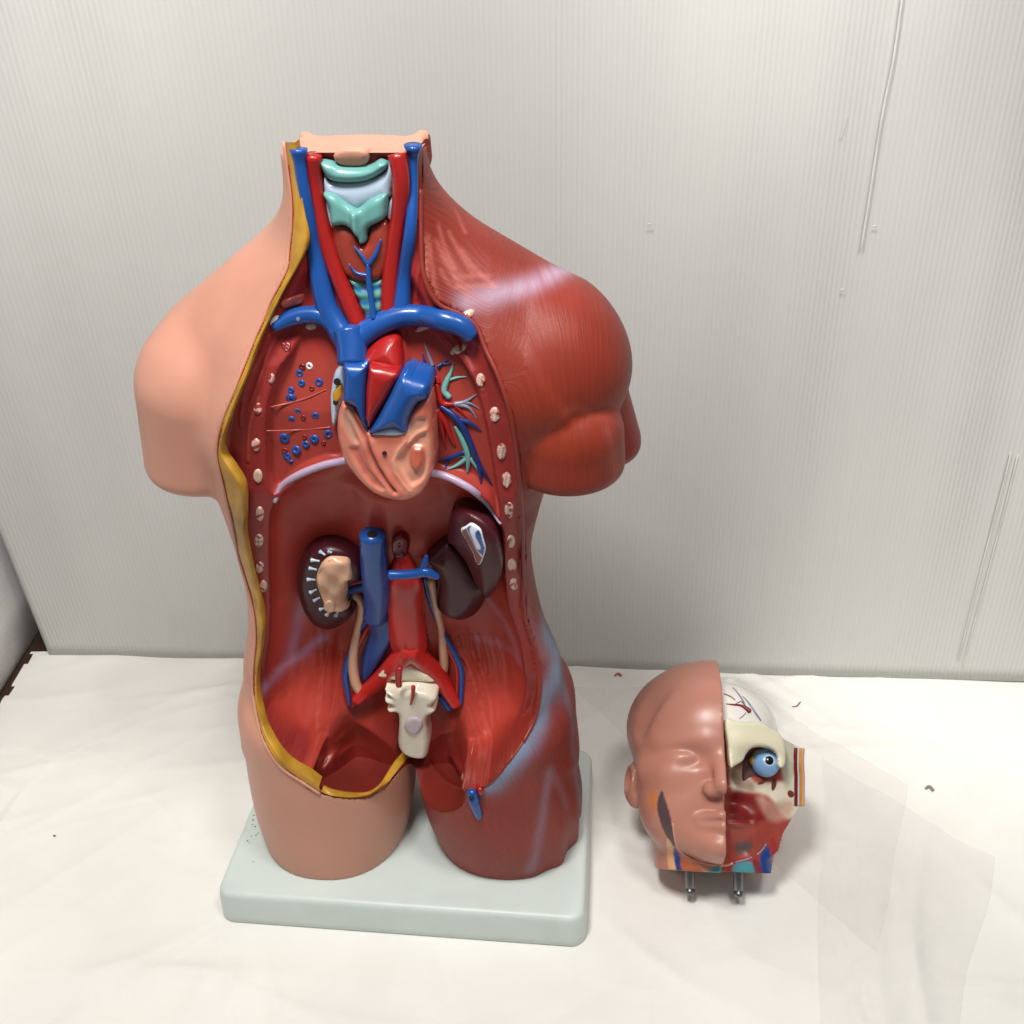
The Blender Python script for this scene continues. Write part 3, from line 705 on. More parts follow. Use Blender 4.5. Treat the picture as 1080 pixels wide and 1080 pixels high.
cw *= (1 + 0.10 * vnoise(VV, 0.8, 31) + 0.05 * vnoise(VV, 3, 32))[:, None]
def paintline(px, w, c, a):
    global cw
    L_ = spline(hits(HFR, px), 24)[:, [0, 2]]
    d = sdf_line(L_, UU, ZZ)
    cw = mixc(cw, c, a * np.exp(-(d / w) ** 2) * np.clip(0.85 + 0.3 * vnoise(VV, 2, 33).reshape(UU.shape), 0, 1))
paintline([(321,632),(315,655),(307,690)], 0.5, lin(170,130,158), 0.75)
paintline([(342,672),(320,688),(300,702),(283,722)], 0.55, lin(172,134,164), 0.85)
paintline([(513,631),(528,649),(538,668),(548,700)], 0.35, lin(172,112,128), 0.7)
paintline([(504,673),(520,677),(536,684)], 0.45, lin(168,104,122), 0.7)
FIB = [Z(z4, (228,665),(212,760),(196,880),(183,1000),(176,1090)), Z(z4, (240,660),(222,780),(208,900)), Z(z5, (120,20),(85,200),(70,380),(72,500),(95,588)), Z(z5, (195,50),(168,220),(140,370),(112,500),(97,588)), Z(z5, (150,560),(145,630)),
        Z(z5, (805,20),(860,140),(905,270),(945,420),(972,560),(940,580)), Z(z5, (850,330),(880,430),(910,520),(935,580)), Z(z5, (830,60),(885,180),(930,330)), Z(z5, (880,30),(930,150),(965,300),(975,420)),
        Z(z4, (745,655),(760,700),(790,740)), Z(z4, (790,640),(815,760),(850,880)), Z(z4, (830,640),(850,760),(880,900)), Z(z4, (770,650),(800,740),(820,830)),
        Z(z4, (860,640),(885,720),(895,800)), Z(z4, (900,640),(925,740),(935,830)), Z(z4, (930,650),(960,740),(968,830)), Z(z4, (690,700),(705,760),(705,820)), Z(z4, (720,840),(745,880),(765,925)),
        Z(z1, (728,600),(716,700),(700,850)), Z(z3, (640,90),(720,190),(770,290),(830,400)), Z(z3, (785,140),(870,250),(930,350),(985,470),(1000,580)), Z(z2, (330,190),(280,300),(240,420),(190,560)), Z(z2, (290,180),(230,320),(150,520),(130,700)), Z(z2, (230,540),(180,700),(170,900))]
RELF = np.zeros(UU.shape)
for px in FIB:
    L_ = spline(hits(HFR, px), 30)[:, [0, 2]]; d = sdf_line(L_, UU, ZZ)
    RELF -= 0.06 * np.exp(-(d / 0.10) ** 2) - 0.03 * np.exp(-((d - 0.25) / 0.1) ** 2)
    cw = mixc(cw, lin(190, 96, 84), 0.45 * np.exp(-(d / 0.09) ** 2) * np.clip(0.5 + 0.9 * vnoise(VV, 4, 35).reshape(UU.shape), 0, 1))  # glints along the ridges, painted in as paler lines
# fine striation of the iliac muscles
RELF += 0.05 * np.sin(UU * 7.0 + ZZ * 0.9 * np.sign(UU) + 1.2 * np.sin(UU * 1.7 + ZZ * 0.3)) * sstep(SA / 0.8) * sstep((24 - ZZ) / 2) * sstep((ZZ - 12) / 3) * sstep((np.abs(UU) - 4.0) / 1.0)
gGu, gGz = np.gradient(G, G2); VV[:, 1] += np.where(CUT > 0.3, RELF * (PEL < 0) / (1 + gGu ** 2 + gGz ** 2), 0).ravel()
cw = np.clip(cw, 0, 1)
M_CAV = paint('cavity_paint', attr='col', rough=0.34, mottle=0.12, mscale=22, bump=0.16, bscale=110, spec=0.32, stretch=(1, 1, 0.45))
fu = UU.ravel()[FF].mean(1); fz = ZZ.ravel()[FF].mean(1)
fa = SA.ravel()[FF].mean(1) > 0; fl = SL.ravel()[FF].mean(1) > 0; fr = SR.ravel()[FF].mean(1) > 0
fp = np.maximum(PL, PR).ravel()[FF].mean(1) > 0
fn = (fz > 50.2) & ~fl & ~fr
reg = np.where(fp, 4, np.where(fa, 1, np.where(fl, 2, np.where(fr, 3, np.where(fn, 5, 0)))))
for k, nm, lb in ((0, 'chest_wall', 'dark red cut edge of the trunk wall'), (1, 'abdominal_wall', None), (2, 'lung', 'sectioned lung face with small ringed vessel ends'), (3, 'lung', 'sectioned lung face with branching airways'), (4, 'pelvic_floor', None), (5, 'neck_muscle', None)):
    ids, F2 = compact(VV, FF, reg == k)
    Vk = VV[ids]; ck = cw[ids]
    if k == 5:                                                    # lip at the top of the neck joining the cap
        tp = np.nonzero(Vk[:, 2] > 63.39)[0]; tp = tp[np.argsort(Vk[tp, 0])]; nb = len(Vk)
        Vk = np.vstack([Vk, Vk[tp] + [0, 0.0, 0.02], Vk[tp] + [0, 1.6, 0.02]]); m_ = len(tp)
        ck = np.vstack([ck, np.tile(C_SKIN, (2 * m_, 1))])
        F2 = np.vstack([F2, [(nb + i, nb + i + 1, nb + m_ + i + 1, nb + m_ + i) for i in range(m_ - 1)]])
    o = add(nm if k != 4 else 'pelvic_wall', Vk, F2, M_CAV, col=ck, npm=True)
    if lb: o['label'] = lb

# floor of the pelvic bowls, a horizontal sheet from the cut rim back to the rear wall
nu, nt_ = 120, 50
uu_ = np.linspace(UL + 0.15, UR - 0.15, nu); V = []
v0_ = []
for u_ in uu_:
    vr = min(float(np.interp(u_, us_, VR_)), -1.2); vr = min(vr, float(hf(VB, u_, float(zfloor(np.array(u_), np.array(vr))) - 0.15))) - 0.05; v0_.append(vr)
v0_ = np.convolve(np.pad(v0_, 4, mode='edge'), np.ones(9) / 9, 'valid')
for u_, vr in zip(uu_, v0_):
    for t in np.linspace(0, 1, nt_):
        v_ = vr + (1.2 - vr) * t; V.append((u_, v_, float(zfloor(np.array(u_), np.array(v_)))))
V = np.array(V); ix = np.arange(nu * nt_).reshape(nu, nt_)
F2 = np.stack([ix[:-1, :-1], ix[1:, :-1], ix[1:, 1:], ix[:-1, 1:]], -1).reshape(-1, 4)
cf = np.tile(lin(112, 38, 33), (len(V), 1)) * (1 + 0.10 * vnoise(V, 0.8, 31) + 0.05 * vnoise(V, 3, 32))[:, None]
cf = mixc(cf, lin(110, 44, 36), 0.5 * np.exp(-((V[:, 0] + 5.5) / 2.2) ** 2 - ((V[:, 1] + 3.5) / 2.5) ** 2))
cf = mixc(cf, C_MUS * 0.72 * (1 + 0.10 * vnoise(V, 0.7, 9))[:, None], sstep((-V[:, 1] - 2.5) / 3.0) * (V[:, 0] > 0.6))  # muscle red darkened here to offset the extra light on the upward face
add('pelvic_floor', V, F2, M_CAV, col=cf, npm=True)
# pedestal: one solid with rounded corners, drawn-in top edge
def rrect(hx, hy, r, n=8):
    P = []
    for cx_, cy2, a0 in ((hx - r, hy - r, 0), (-hx + r, hy - r, 90), (-hx + r, -hy + r, 180), (hx - r, -hy + r, 270)):
        for k in range(n + 1):
            a = math.radians(a0 + 90 * k / n); P.append((cx_ + r * math.cos(a), cy2 + r * math.sin(a)))
    return P
V = []; F = []
prof = [(0.12, 0.0), (0.0, 0.12), (0.0, 0.8), (0.12, BASE_T - 0.75)] + [(0.17 + 0.55 * (1 - math.cos(a)), BASE_T - 0.55 + 0.55 * math.sin(a)) for a in np.linspace(0, math.pi / 2, 6)] + [(1.1, BASE_T + 0.004), (1.6, BASE_T)]
for ins, z in prof:
    V += [(x, y, z) for x, y in rrect(17.0 - ins, 10.76 - ins, max(1.5 - ins * 0.6, 0.4))]
n = len(rrect(1, 1, 0.1))
for k in range(len(prof) - 1):
    for i in range(n):
        j = (i + 1) % n; F.append((k * n + i, k * n + j, (k + 1) * n + j, (k + 1) * n + i))
F.append(tuple(range((len(prof) - 1) * n, len(prof) * n))); F.append(tuple(reversed(range(n))))
M_PED = paint('pedestal_plastic', (0.60, 0.68, 0.65), 0.38, mottle=0.05, mscale=9, bump=0.02, bscale=120, smudge=0.2)
ped = link('pedestal', mesh_list('pedestal', V, F), M_PED, torso)

M_SPECK = paint('speck_paint', (0.05, 0.09, 0.07), 0.6)
for x, y in ((259,857),(262,857),(258,862),(257,867),(260,869),(263,876),(256,879),(252,884),(254,886),(261,878),(258,906),(264,860)):
    o_, d_ = rays([(x + 9, y + 3)]); p = o_ + d_[0] * ((0.0 - o_[2]) / d_[0][2]); r = 0.06 + 0.05 * random.random()
    V = [(p[0], p[1], BASE_T + 0.03)] + [(p[0] + r * (1 + 0.3 * math.sin(3 * a)) * math.cos(a), p[1] + r * math.sin(a), BASE_T + 0.012) for a in np.linspace(0, 2 * math.pi, 9)[:-1]]
    link('paint_speck', mesh_list('paint_speck', V, [(0, 1 + i, 1 + (i + 1) % 8) for i in range(8)]), M_SPECK, ped)
# ------------------------------------------------------------------ organs and vessels lying in the cutaway
def P_(name, rgb, rough=0.28, **k):
    return paint(name, tuple(rgb), rough, **{**dict(mottle=0.10, mscale=22, bump=0.05, bscale=80, spec=0.42, coat=0.14), **k})
M_BLUE = P_('vein_paint', C_BLUE); M_RED = P_('artery_paint', C_RED); M_FAT = P_('fat_paint', lin(176, 130, 40), 0.34, mottle=0.3, mscale=45, bump=0.2)
M_TEAL = P_('cartilage_paint', C_TEAL); M_BEIGE = P_('tan_paint', lin(214, 168, 138)); M_IVORY = P_('bone_paint', lin(214, 206, 182), 0.4, mottle=0.08)
M_KID = P_('kidney_paint', lin(62, 20, 28), 0.32, spec=0.3, coat=0.05); M_MEMB = P_('membrane_paint', lin(176, 194, 214)); M_LILAC = P_('lilac_paint', lin(172, 150, 176))
M_THY = P_('thyroid_paint', lin(140, 50, 38)); M_DARK = P_('dark_hole', lin(22, 8, 10), 0.7, coat=0); M_SKINP = P_('rim_skin_paint', C_SKIN, 0.4, coat=0)
M_ROSE = P_('fibre_paint', lin(176, 84, 74), 0.25); M_SLATE = P_('slate_paint', lin(118, 120, 142)); M_DBLUE = P_('deep_blue_paint', lin(20, 48, 110)); M_DRED = P_('deep_red_paint', lin(112, 22, 24))  # first one: plain light red of lung fissures, muscle stub and mesenteric artery
M_WHITE = P_('white_paint', lin(224, 220, 218)); M_VC = paint('organ_paint', attr='col', rough=0.27, mottle=0.07, mscale=24, bump=0.05, bscale=90, spec=0.5, coat=0.2)

def merge(parts):
    V = []; F = []
    for v, f in parts:
        b = len(V); V += [tuple(x) for x in v]; F += [tuple(i + b for i in g) for g in f]
    return V, F
def tpath(px, r, lift=0.4, n=None, A=None, smooth=True):
    r = np.atleast_1d(np.asarray(r, float))
    H = hits(HFR if A is None else A, px)
    if len(r) == 1: r = np.repeat(r, len(px))
    n = n or max(8, 6 * len(px))
    S = spline(np.column_stack([H, np.interp(np.linspace(0, len(px) - 1, len(px)), np.arange(len(r)), r) if len(r) == len(px) else np.interp(np.linspace(0, 1, len(px)), np.linspace(0, 1, len(r)), r)]), n)
    C = S[:, :3].copy(); R = S[:, 3]
    for _ in range(2): C[1:-1, 1] = (C[:-2, 1] + 2 * C[1:-1, 1] + C[2:, 1]) / 4
    C[:, 1] -= R * lift
    return C, R
def vessel(name, px, r, mat, lift=0.4, parent=None, seg=12, flat=1.0, A=None, label=None, n=None, off=0.0, cap=0.45):
    C, R = tpath(px, r, lift, n=n, A=A); C[:, 1] -= off
    V, F = tube_mesh(name, C, R, seg, flat, nrm=(0.05, -1, 0.02), cap=cap)
    o = add(name, V, F, mat, parent)
    if label: o['label'] = label
    return o
def vessels(name, lst, mat, lift=0.4, parent=None, seg=8, A=None, label=None, off=0.0):
    for px, r in lst: o = vessel(name, px, r, mat, lift, parent, seg, 1.0, A, label, None, off)
    return o
HTOP = HFR.copy()
def pillow(name, px, h, w, mat, parent=None, A=None, base='mean', g=0.08, relief=None, colf=None, lift=0.0, skirt=0.6, ell=True, smooth_outline=True, n=110, label=None):
    """a domed body standing h cm proud of the surface inside an outline; relief(u, z, d) adds shape, colf(u, z, d) colours it"""
    H = hits(HFR if A is None else A, px)
    poly = closed(H[:, [0, 2]], n) if smooth_outline else H[:, [0, 2]]
    # base: least squares plane through the outline, or the surface itself
    X = np.column_stack([np.ones(len(H)), H[:, 0], H[:, 2]]); co = np.linalg.lstsq(X, H[:, 1], rcond=None)[0]
    u = np.arange(poly[:, 0].min() - 2 * g, poly[:, 0].max() + 2 * g, g); z = np.arange(poly[:, 1].min() - 2 * g, poly[:, 1].max() + 2 * g, g)
    A2, B2 = np.meshgrid(u, z, indexing='ij'); S = sdf(poly, A2, B2)
    gu, gz = np.gradient(S, g); nn = np.sqrt(gu ** 2 + gz ** 2) + 1e-6
    idx = np.arange(S.size).reshape(S.shape)
    F = np.stack([idx[:-1, :-1], idx[1:, :-1], idx[1:, 1:], idx[:-1, 1:]], -1).reshape(-1, 4)
    s4 = S.ravel()[F]; F = F[((s4 > -g * 0.72).all(1)) & (s4 > 0).any(1)]
    mv = (S < g * 0.45)
    A3 = np.where(mv, A2 - S * gu / nn, A2); B3 = np.where(mv, B2 - S * gz / nn, B2); D = np.where(mv, 0, S)
    def basev(a, b):
        pl = co[0] + co[1] * a + co[2] * b
        if base == 'surf': return hf(HFR if A is None else A, a, b)
        return pl
    t = np.clip(D / w, 0, 1); prof = np.sqrt(1 - (1 - t) ** 2) if ell else sstep(t)
    Vv = basev(A3, B3) - lift - h * prof
    if relief is not None: Vv = Vv + relief(A3, B3, D)
    global HTOP
    mk = (UU > u[0]) & (UU < u[-1]) & (ZZ > z[0]) & (ZZ < z[-1])
    if mk.any():
        sd = bil(S, u[0], z[0], g, UU[mk], ZZ[mk]); pf = np.clip(sd / w, 0, 1); pf = np.sqrt(1 - (1 - pf) ** 2) if ell else sstep(pf)
        vt = basev(UU[mk], ZZ[mk]) - lift - h * pf; HTOP[mk] = np.where(sd > 0, np.minimum(HTOP[mk], vt), HTOP[mk])
    ids, inv = np.unique(F, return_inverse=True); F = inv.reshape(F.shape)
    V = np.stack([A3.ravel()[ids], Vv.ravel()[ids], B3.ravel()[ids]], 1)
    # skirt: border edges pulled back
    E = np.vstack([F[:, [0, 1]], F[:, [1, 2]], F[:, [2, 3]], F[:, [3, 0]]]); key = np.sort(E, 1)
    _, first, cnt = np.unique(key, axis=0, return_index=True, return_counts=True)
    be = E[first[cnt == 1]]
    nb = len(V); bv = np.unique(be); mp = {int(b): nb + i for i, b in enumerate(bv)}
    V = np.vstack([V, V[bv] + np.array([0, skirt, 0])])
    Fk = np.array([(e[1], e[0], mp[int(e[0])], mp[int(e[1])]) for e in be])
    F = np.vstack([F, Fk])
    c = None
    if colf is not None:
        c = colf(A3.ravel()[ids], B3.ravel()[ids], D.ravel()[ids]); c = np.vstack([c, c[bv - 0]])
    o = add(name, V, F, mat, parent, col=c, npm=True)
    if label: o['label'] = label
    return o
def ring(c, nrm, r, t, seg=14, ts=6):              # small open tube end
    nrm = np.array(nrm, float); nrm /= np.linalg.norm(nrm); a = np.cross(nrm, (0, 0, 1)); a /= np.linalg.norm(a); b = np.cross(nrm, a)
    V = []; F = []
    for i in range(seg):
        q = 2 * math.pi * i / seg; d = a * math.cos(q) + b * math.sin(q)
        for k in range(ts):
            p = 2 * math.pi * k / ts; V.append(c + d * (r + t * math.cos(p)) + nrm * t * math.sin(p))
    for i in range(seg):
        for k in range(ts):
            F.append((i * ts + k, i * ts + (k + 1) % ts, ((i + 1) % seg) * ts + (k + 1) % ts, ((i + 1) % seg) * ts + k))
    return V, F
def disc(c, nrm, r, seg=14, dome=0.0):
    nrm = np.array(nrm, float); nrm /= np.linalg.norm(nrm); a = np.cross(nrm, (0, 0, 1)); a /= np.linalg.norm(a); b = np.cross(nrm, a)
    V = [c + nrm * dome]; F = []
    for i in range(seg):
        q = 2 * math.pi * i / seg; V.append(c + (a * math.cos(q) + b * math.sin(q)) * r)
    for i in range(seg): F.append((0, 1 + i, 1 + (i + 1) % seg))
    return V, F
def holes(name, pts, r, mat, A=None, parent=None, out=0.06):
    H = hits(HFR if A is None else A, pts)
    for c, rr in zip(H, np.broadcast_to(r, (len(H),))):
        V, F = disc(c + np.array([0, -out, 0]), (0.1, -1, 0.35), rr, 14, 0.02); o = add(name, V, F, mat, parent)
    return o
# fat layer along the cut edge of the skin half: ribbon between its two outlines, slightly uneven
def ribbon(name, outer, inner, mat, lift, n=160, m=9, bumpy=0.05, up=0.0):
    A = VB + 0.02
    Ho = spline(hits(A, outer), n); Hi = spline(hits(A, inner), n)
    r = np.random.default_rng(5); V = []; F = []; ph = r.uniform(0, 6, 6); m2 = m + 2
    for i in range(n):
        row = []
        for k in range(m):
            t = k / (m - 1); p = Ho[i] * (1 - t) + Hi[i] * t
            p[1] = min(p[1], float(hf(A, p[0], p[2])))
            l = lift * math.sqrt(max(0, 1 - (2 * t - 1) ** 6)) + bumpy * math.sin(i * 0.55 + k + ph[0]) * math.sin(i * 0.21 + ph[1]) * (0 < k < m - 1)
            row.append(p + np.array([0, -l, 0.3 * l]))
        row = [row[0] + np.array([0, 0.35, 0])] + row + [row[-1] + np.array([0, 1.1, -up])]
        V += row
    for i in range(n - 1):
        for k in range(m2 - 1):
            a = i * m2 + k; F.append((a, a + m2, a + m2 + 1, a + 1))
    return add(name, V, F, mat)
sk = lambda pts, dx: [(x + dx, y) for x, y in pts]
fat = ribbon('fat_layer', sk(FAT_OUT, 0.5), [(x - (2.5 if y > 555 else 1.0 if y > 300 else 0), y) for x, y in FAT_IN], M_FAT, 0.05)
VBC = bil(front_of(FB), GU[0], GZ[0], HG, UU, ZZ)
def flat_strip(name, outer, inner, mat, n=60, m=9, lift=0.14):
    Ho = spline(hits(VBC, outer), n); Hi = spline(hits(VBC, inner), n); V = []; F = []
    for H in (Ho, Hi):
        for _ in range(4): H[1:-1] = (H[:-2] + 2 * H[1:-1] + H[2:]) / 4
    up = np.array([0, -0.6, 0.8])
    for i in range(n):
        row = [Ho[i] * (1 - k / (m - 1)) + Hi[i] * (k / (m - 1)) for k in range(m)]
        row = [p + up * (lift * math.sqrt(max(0, 1 - (2 * k / (m - 1) - 1) ** 4)) + 0.04 * math.sin(i * 0.6 + k) * (0 < k < m - 1)) for k, p in enumerate(row)]
        V += [row[0] - up * 0.5] + row + [row[-1] - up * 0.6]
    q = m + 2
    for i in range(n - 1):
        for k in range(q - 1): a = i * q + k; F.append((a, a + q, a + q + 1, a + 1))
    return add(name, V, F, mat)
fat2 = flat_strip('fat_layer', FATB_OUT, FATB_IN, M_FAT)
M_MUSP = P_('rim_muscle_paint', C_MUS, 0.4, coat=0)
vessel('muscle_rim', RIGHT_CUT[1:-7], [0.17], M_MUSP, 0.15, A=VB, n=160, seg=8)
vessel('skin_rim', sk(FAT_OUT, -0.6), [0.14], M_SKINP, 0.2, A=VB, n=160, seg=8)

# diaphragm edge
vessel('diaphragm', [(290,529),(298,512),(315,500),(340,490),(366,484)], [0.16, 0.26, 0.28, 0.28, 0.28], M_LILAC, 0.6, label='cut edge of the diaphragm on the skin side, a pale lilac cord')
vessel('diaphragm', [(454,497),(468,500),(484,507),(500,517),(515,531),(528,552)], [0.28, 0.28, 0.28, 0.26, 0.22, 0.12], M_LILAC, 0.6, label='cut edge of the diaphragm on the muscle side, a pale lilac cord')
# rib ends in the cut wall
RIB = [(328,344,6,4),(302,364,5,6.5),(286,399,4,5.5),(272,431,4.5,6.5),(270,469,5,7),(272,502,5,7.5),(274,542,4.5,8),(273,570,5,7),(274,598,4.5,6),(278,618,4,6.5),
       (493,332,7,6),(446,346,8,4),(484,368,9,6),(507,401,5,7.5),(522,437,6,8),(529,476,5,9),(534,506,5.5,8.5),(537,538,5,8.5),(539,571,4.5,7),(540,596,5,7),(542,616,4.5,6.5)]
def ribcol(seed):
    def f(u, z, d):
        v = np.stack([u, u * 0, z], 1); n = vnoise(v, 5.5, seed)
        return mixc(np.tile(lin(206, 172, 158), (len(u), 1)), lin(140, 44, 42), sstep((n + 0.02) * 4))
    return f
for i, (x, y, a, b) in enumerate(RIB):
    tilt = (-0.35 if x > 400 else 0.25) if y < 380 else 0
    pts = [(x + a * math.cos(q) - tilt * -b * math.sin(q) * 0 + tilt * a * math.sin(q), y + b * math.sin(q) + tilt * -a * math.cos(q) * (1 if x < 400 else -1) * 0.6) for q in np.linspace(0, 2 * math.pi, 11)[:-1]]
    pillow('rib_end', pts, 0.16, 0.25, M_VC, g=0.05, base='surf', skirt=0.2, n=40, colf=ribcol(i), relief=lambda u, z, d: 0.05 * np.sin(u * 21 + z * 13) * np.sin(z * 17) * (d > 0.08))

# --- neck
vessel('jugular_vein', Z(z1, (192,190),(197,250),(206,320),(222,420),(240,520),(263,620),(288,760),(318,880),(365,965),(420,1050)), [0.6,0.44,0.42,0.46,0.52,0.58,0.7,0.78,0.85,0.9], M_BLUE, 0.55, cap=0.05, label='blue vein along the skin side of the neck')
vessel('jugular_vein', Z(z1, (692,175),(692,225),(692,300),(690,400),(678,560),(655,740),(645,850),(640,920)), [0.62,0.34,0.30,0.34,0.42,0.5,0.6,0.7], M_BLUE, 0.55, cap=0.05, label='blue vein along the muscle side of the neck')
vessel('carotid_artery', Z(z1, (257,215),(262,330),(282,460),(322,620),(372,760),(420,880),(462,985)), [0.56,0.54,0.58,0.6,0.6,0.6,0.55], M_RED, 0.55, cap=0.05, label='red artery on the skin side of the windpipe')
vessel('carotid_artery', Z(z1, (620,212),(640,330),(632,480),(607,640),(590,780),(582,930)), [0.6,0.58,0.58,0.6,0.58,0.55], M_RED, 0.55, cap=0.05, label='red artery on the muscle side of the windpipe')
vessels('arterial_branch', [(Z(z1, (285,370),(310,345),(330,330)), [0.22, 0.12]), (Z(z1, (620,370),(590,345),(562,325)), [0.24, 0.14])], M_RED, 0.9)
holes('vessel_mouth', Z(z1, (262,222)), 0.2, M_DARK, out=0.5)
pillow('thyrohyoid_membrane', Z(z1, (305,300),(330,335),(450,335),(560,300),(590,245),(608,290),(600,370),(585,400),(470,445),(430,450),(330,400),(305,380)), 0.45, 0.8, M_MEMB, lift=0.25, skirt=1.0)
pillow('throat_membrane', Z(z1, (283,395),(305,400),(335,470),(345,530),(330,540),(305,480)), 0.3, 0.3, M_MEMB, lift=0.1)
pillow('throat_membrane', Z(z1, (612,395),(598,400),(575,450),(580,500),(605,500),(612,450)), 0.3, 0.3, M_MEMB, lift=0.1)
pillow('hyoid_bone', Z(z1, (287,245),(300,236),(345,245),(380,262),(450,266),(510,257),(548,235),(582,245),(585,262),(560,292),(500,325),(430,336),(350,330),(310,300)), 0.7, 0.65, M_TEAL, lift=0.35, skirt=1.0)
pillow('tongue_base', Z(z1, (345,222),(370,198),(425,190),(480,198),(500,225),(480,262),(425,268),(370,258)), 0.3, 0.6, M_SKINP, lift=0.3, skirt=0.9)
def thyr_relief(u, z, d):
    c = P0th[0]; return -0.45 * np.exp(-((u - c) / 0.28) ** 2) * sstep(d / 0.2) - 0.12 * np.exp(-((np.abs(u - c) - 1.3) / 0.4) ** 2)
P0th = hits(HFR, [z1(448, 470)])[0]
pillow('thyroid_cartilage', Z(z1, (305,378),(350,378),(400,412),(440,440),(462,440),(505,405),(545,385),(583,378),(582,440),(570,490),(505,528),(493,590),(465,597),(452,560),(400,518),(343,513),(330,440)), 0.55, 0.5, M_TEAL, lift=0.55, skirt=1.2, relief=thyr_relief)
def thy_col(u, z, d):
    v = np.stack([u, u * 0, z], 1); return np.clip(np.tile(lin(142, 52, 38), (len(u), 1)) * (1 + 0.25 * vnoise(v, 2.5, 77))[:, None], 0, 1)
pillow('thyroid_gland', Z(z1, (345,520),(400,522),(450,560),(465,600),(492,597),(508,535),(560,500),(588,520),(592,620),(572,720),(540,762),(470,772),(400,742),(360,660),(345,590)), 0.6, 0.8, M_VC, lift=0.25, skirt=1.1, colf=thy_col)
def tra_col(u, z, d):
    s = 0.5 + 0.5 * np.sin(z * 7.5 + 0.8 * np.sin(u * 3)); return mixc(np.tile(lin(90, 160, 150), (len(u), 1)), lin(40, 110, 170), sstep((s - 0.45) * 2))
pillow('trachea', Z(z1, (405,752),(480,775),(560,752),(560,850),(556,930),(520,950),(490,948),(462,880),(425,800)), 0.45, 0.7, M_VC, lift=0.1, skirt=0.8, colf=tra_col, smooth_outline=False, relief=lambda u, z, d: 0.06 * np.sin(z * 7.5))
TOPS = hits(HFR, [z1(490, 700)])
vessels('thyroid_vein', [(Z(z1, (517,940),(505,850),(495,770),(492,700)), [0.2, 0.2, 0.2, 0.16]), (Z(z1, (492,705),(465,665),(430,622)), [0.16, 0.13, 0.06]), (Z(z1, (495,700),(525,655),(548,592)), [0.18, 0.16, 0.06]), (Z(z1, (490,750),(440,738),(408,698)), [0.16, 0.12, 0.05])], M_BLUE, 0.3, A=HFR - 1.0)
# --- great veins at the top of the chest
vessel('brachiocephalic_vein', Z(z1, (950,1010),(905,960),(820,930),(740,915),(650,915),(560,945),(480,995),(415,1050)), [0.55,0.72,0.75,0.74,0.75,0.8,0.85,0.95], M_BLUE, 0.7, label='large blue vein arching in from the muscle side shoulder')
vessel('subclavian_vein', Z(z1, (82,972),(150,932),(230,912),(310,925),(385,985)), [0.35,0.58,0.62,0.66,0.8], M_BLUE, 0.7, label='short blue vein running in from the skin side shoulder')
vessel('superior_vena_cava', [(370,343),(374,362),(374.5,379)], [1.05, 1.08, 1.05], M_BLUE, 0.8, label='thick blue vein trunk above the heart')
holes('vein_hole', Z(z1, (739,922)), 0.16, M_DARK, out=1.32); holes('screw', Z(z1, (203,915)), 0.14, M_SLATE, out=1.1)
pillow('aortic_arch', Z(z3, (215,215),(250,165),(300,112),(345,88),(395,90),(415,130),(418,270),(320,262),(240,262)), 1.1, 1.3, M_RED, lift=0.4, skirt=1.4)
# cut collar bone and neck muscle at both shoulders
pillow('collarbone_end', Z(z2, (300,95),(325,70),(352,72),(350,95),(325,118),(300,120)), 0.3, 0.3, M_WHITE, base='surf', lift=0.1, n=40)
pillow('muscle_stub', Z(z1, (110,860),(200,830),(210,860),(190,880),(125,892)), 0.25, 0.25, M_ROSE, base='surf', n=40)

# --- lungs
lungP = -0.02
for pts, m, rr in ((Z(z2, (465,400),(475,455),(575,450),(415,495),(415,540),(455,615),(420,658),(555,640),(380,768),(630,745),(548,772),(500,803),(445,835),(415,885),(392,868)), M_BLUE, 0.22), (Z(z2, (535,485),(485,652),(492,762),(600,795),(380,840),(430,540),(480,362)), M_DRED, 0.16), (Z(z2, (520,358)), M_WHITE, 0.2)):
    H = hits(HFR, pts)
    for k, c in enumerate(H):
        r_ = rr * (1.1 if k in (8, 9, 12) else rng.uniform(0.65, 1.0)); nr = (rng.normal(0, 0.2), -1, 0.1 + rng.normal(0, 0.2))
        V1, F1 = ring(c + np.array([0, 0.03, 0]), nr, r_, r_ * rng.uniform(0.5, 0.85))
        add('lung_vessel', V1, F1, m)
vessels('lung_fissure', [(Z(z2, (300,590),(400,568),(500,540),(615,490)), [0.05, 0.07, 0.07, 0.05]), (Z(z2, (275,725),(450,720),(640,705)), [0.04, 0.05, 0.06])], M_ROSE, 0.3)
pillow('lung_root', Z(z2, (665,400),(690,355),(725,330),(735,400),(730,520),(700,580),(680,660),(665,690),(650,640),(645,520)), 0.45, 0.4, M_MEMB, lift=0.2)
pillow('lung_root_fat', Z(z2, (690,450),(718,430),(720,500),(695,540),(672,540),(668,490)), 0.25, 0.2, M_FAT, lift=0.7, n=50)
holes('bronchus_mouth', Z(z2, (697,415),(688,532)), [0.26, 0.2], M_DARK, out=0.95)
TEALS = [(Z(z3, (660,435),(632,400),(645,350),(668,300),(676,262)), [0.22, 0.22, 0.2, 0.12, 0.04]), (Z(z3, (655,345),(700,333),(745,330)), [0.12, 0.05]),
         (Z(z3, (690,585),(725,650),(755,740),(750,830)), [0.14, 0.22, 0.22, 0.06]), (Z(z3, (755,745),(700,785),(640,812)), [0.2, 0.14, 0.04]), (Z(z3, (765,750),(800,800),(825,850)), [0.16, 0.05]), (Z(z3, (750,745),(720,740),(690,755)), [0.12, 0.03])]
vessels('bronchial_tree', TEALS, M_TEAL, 0.6)
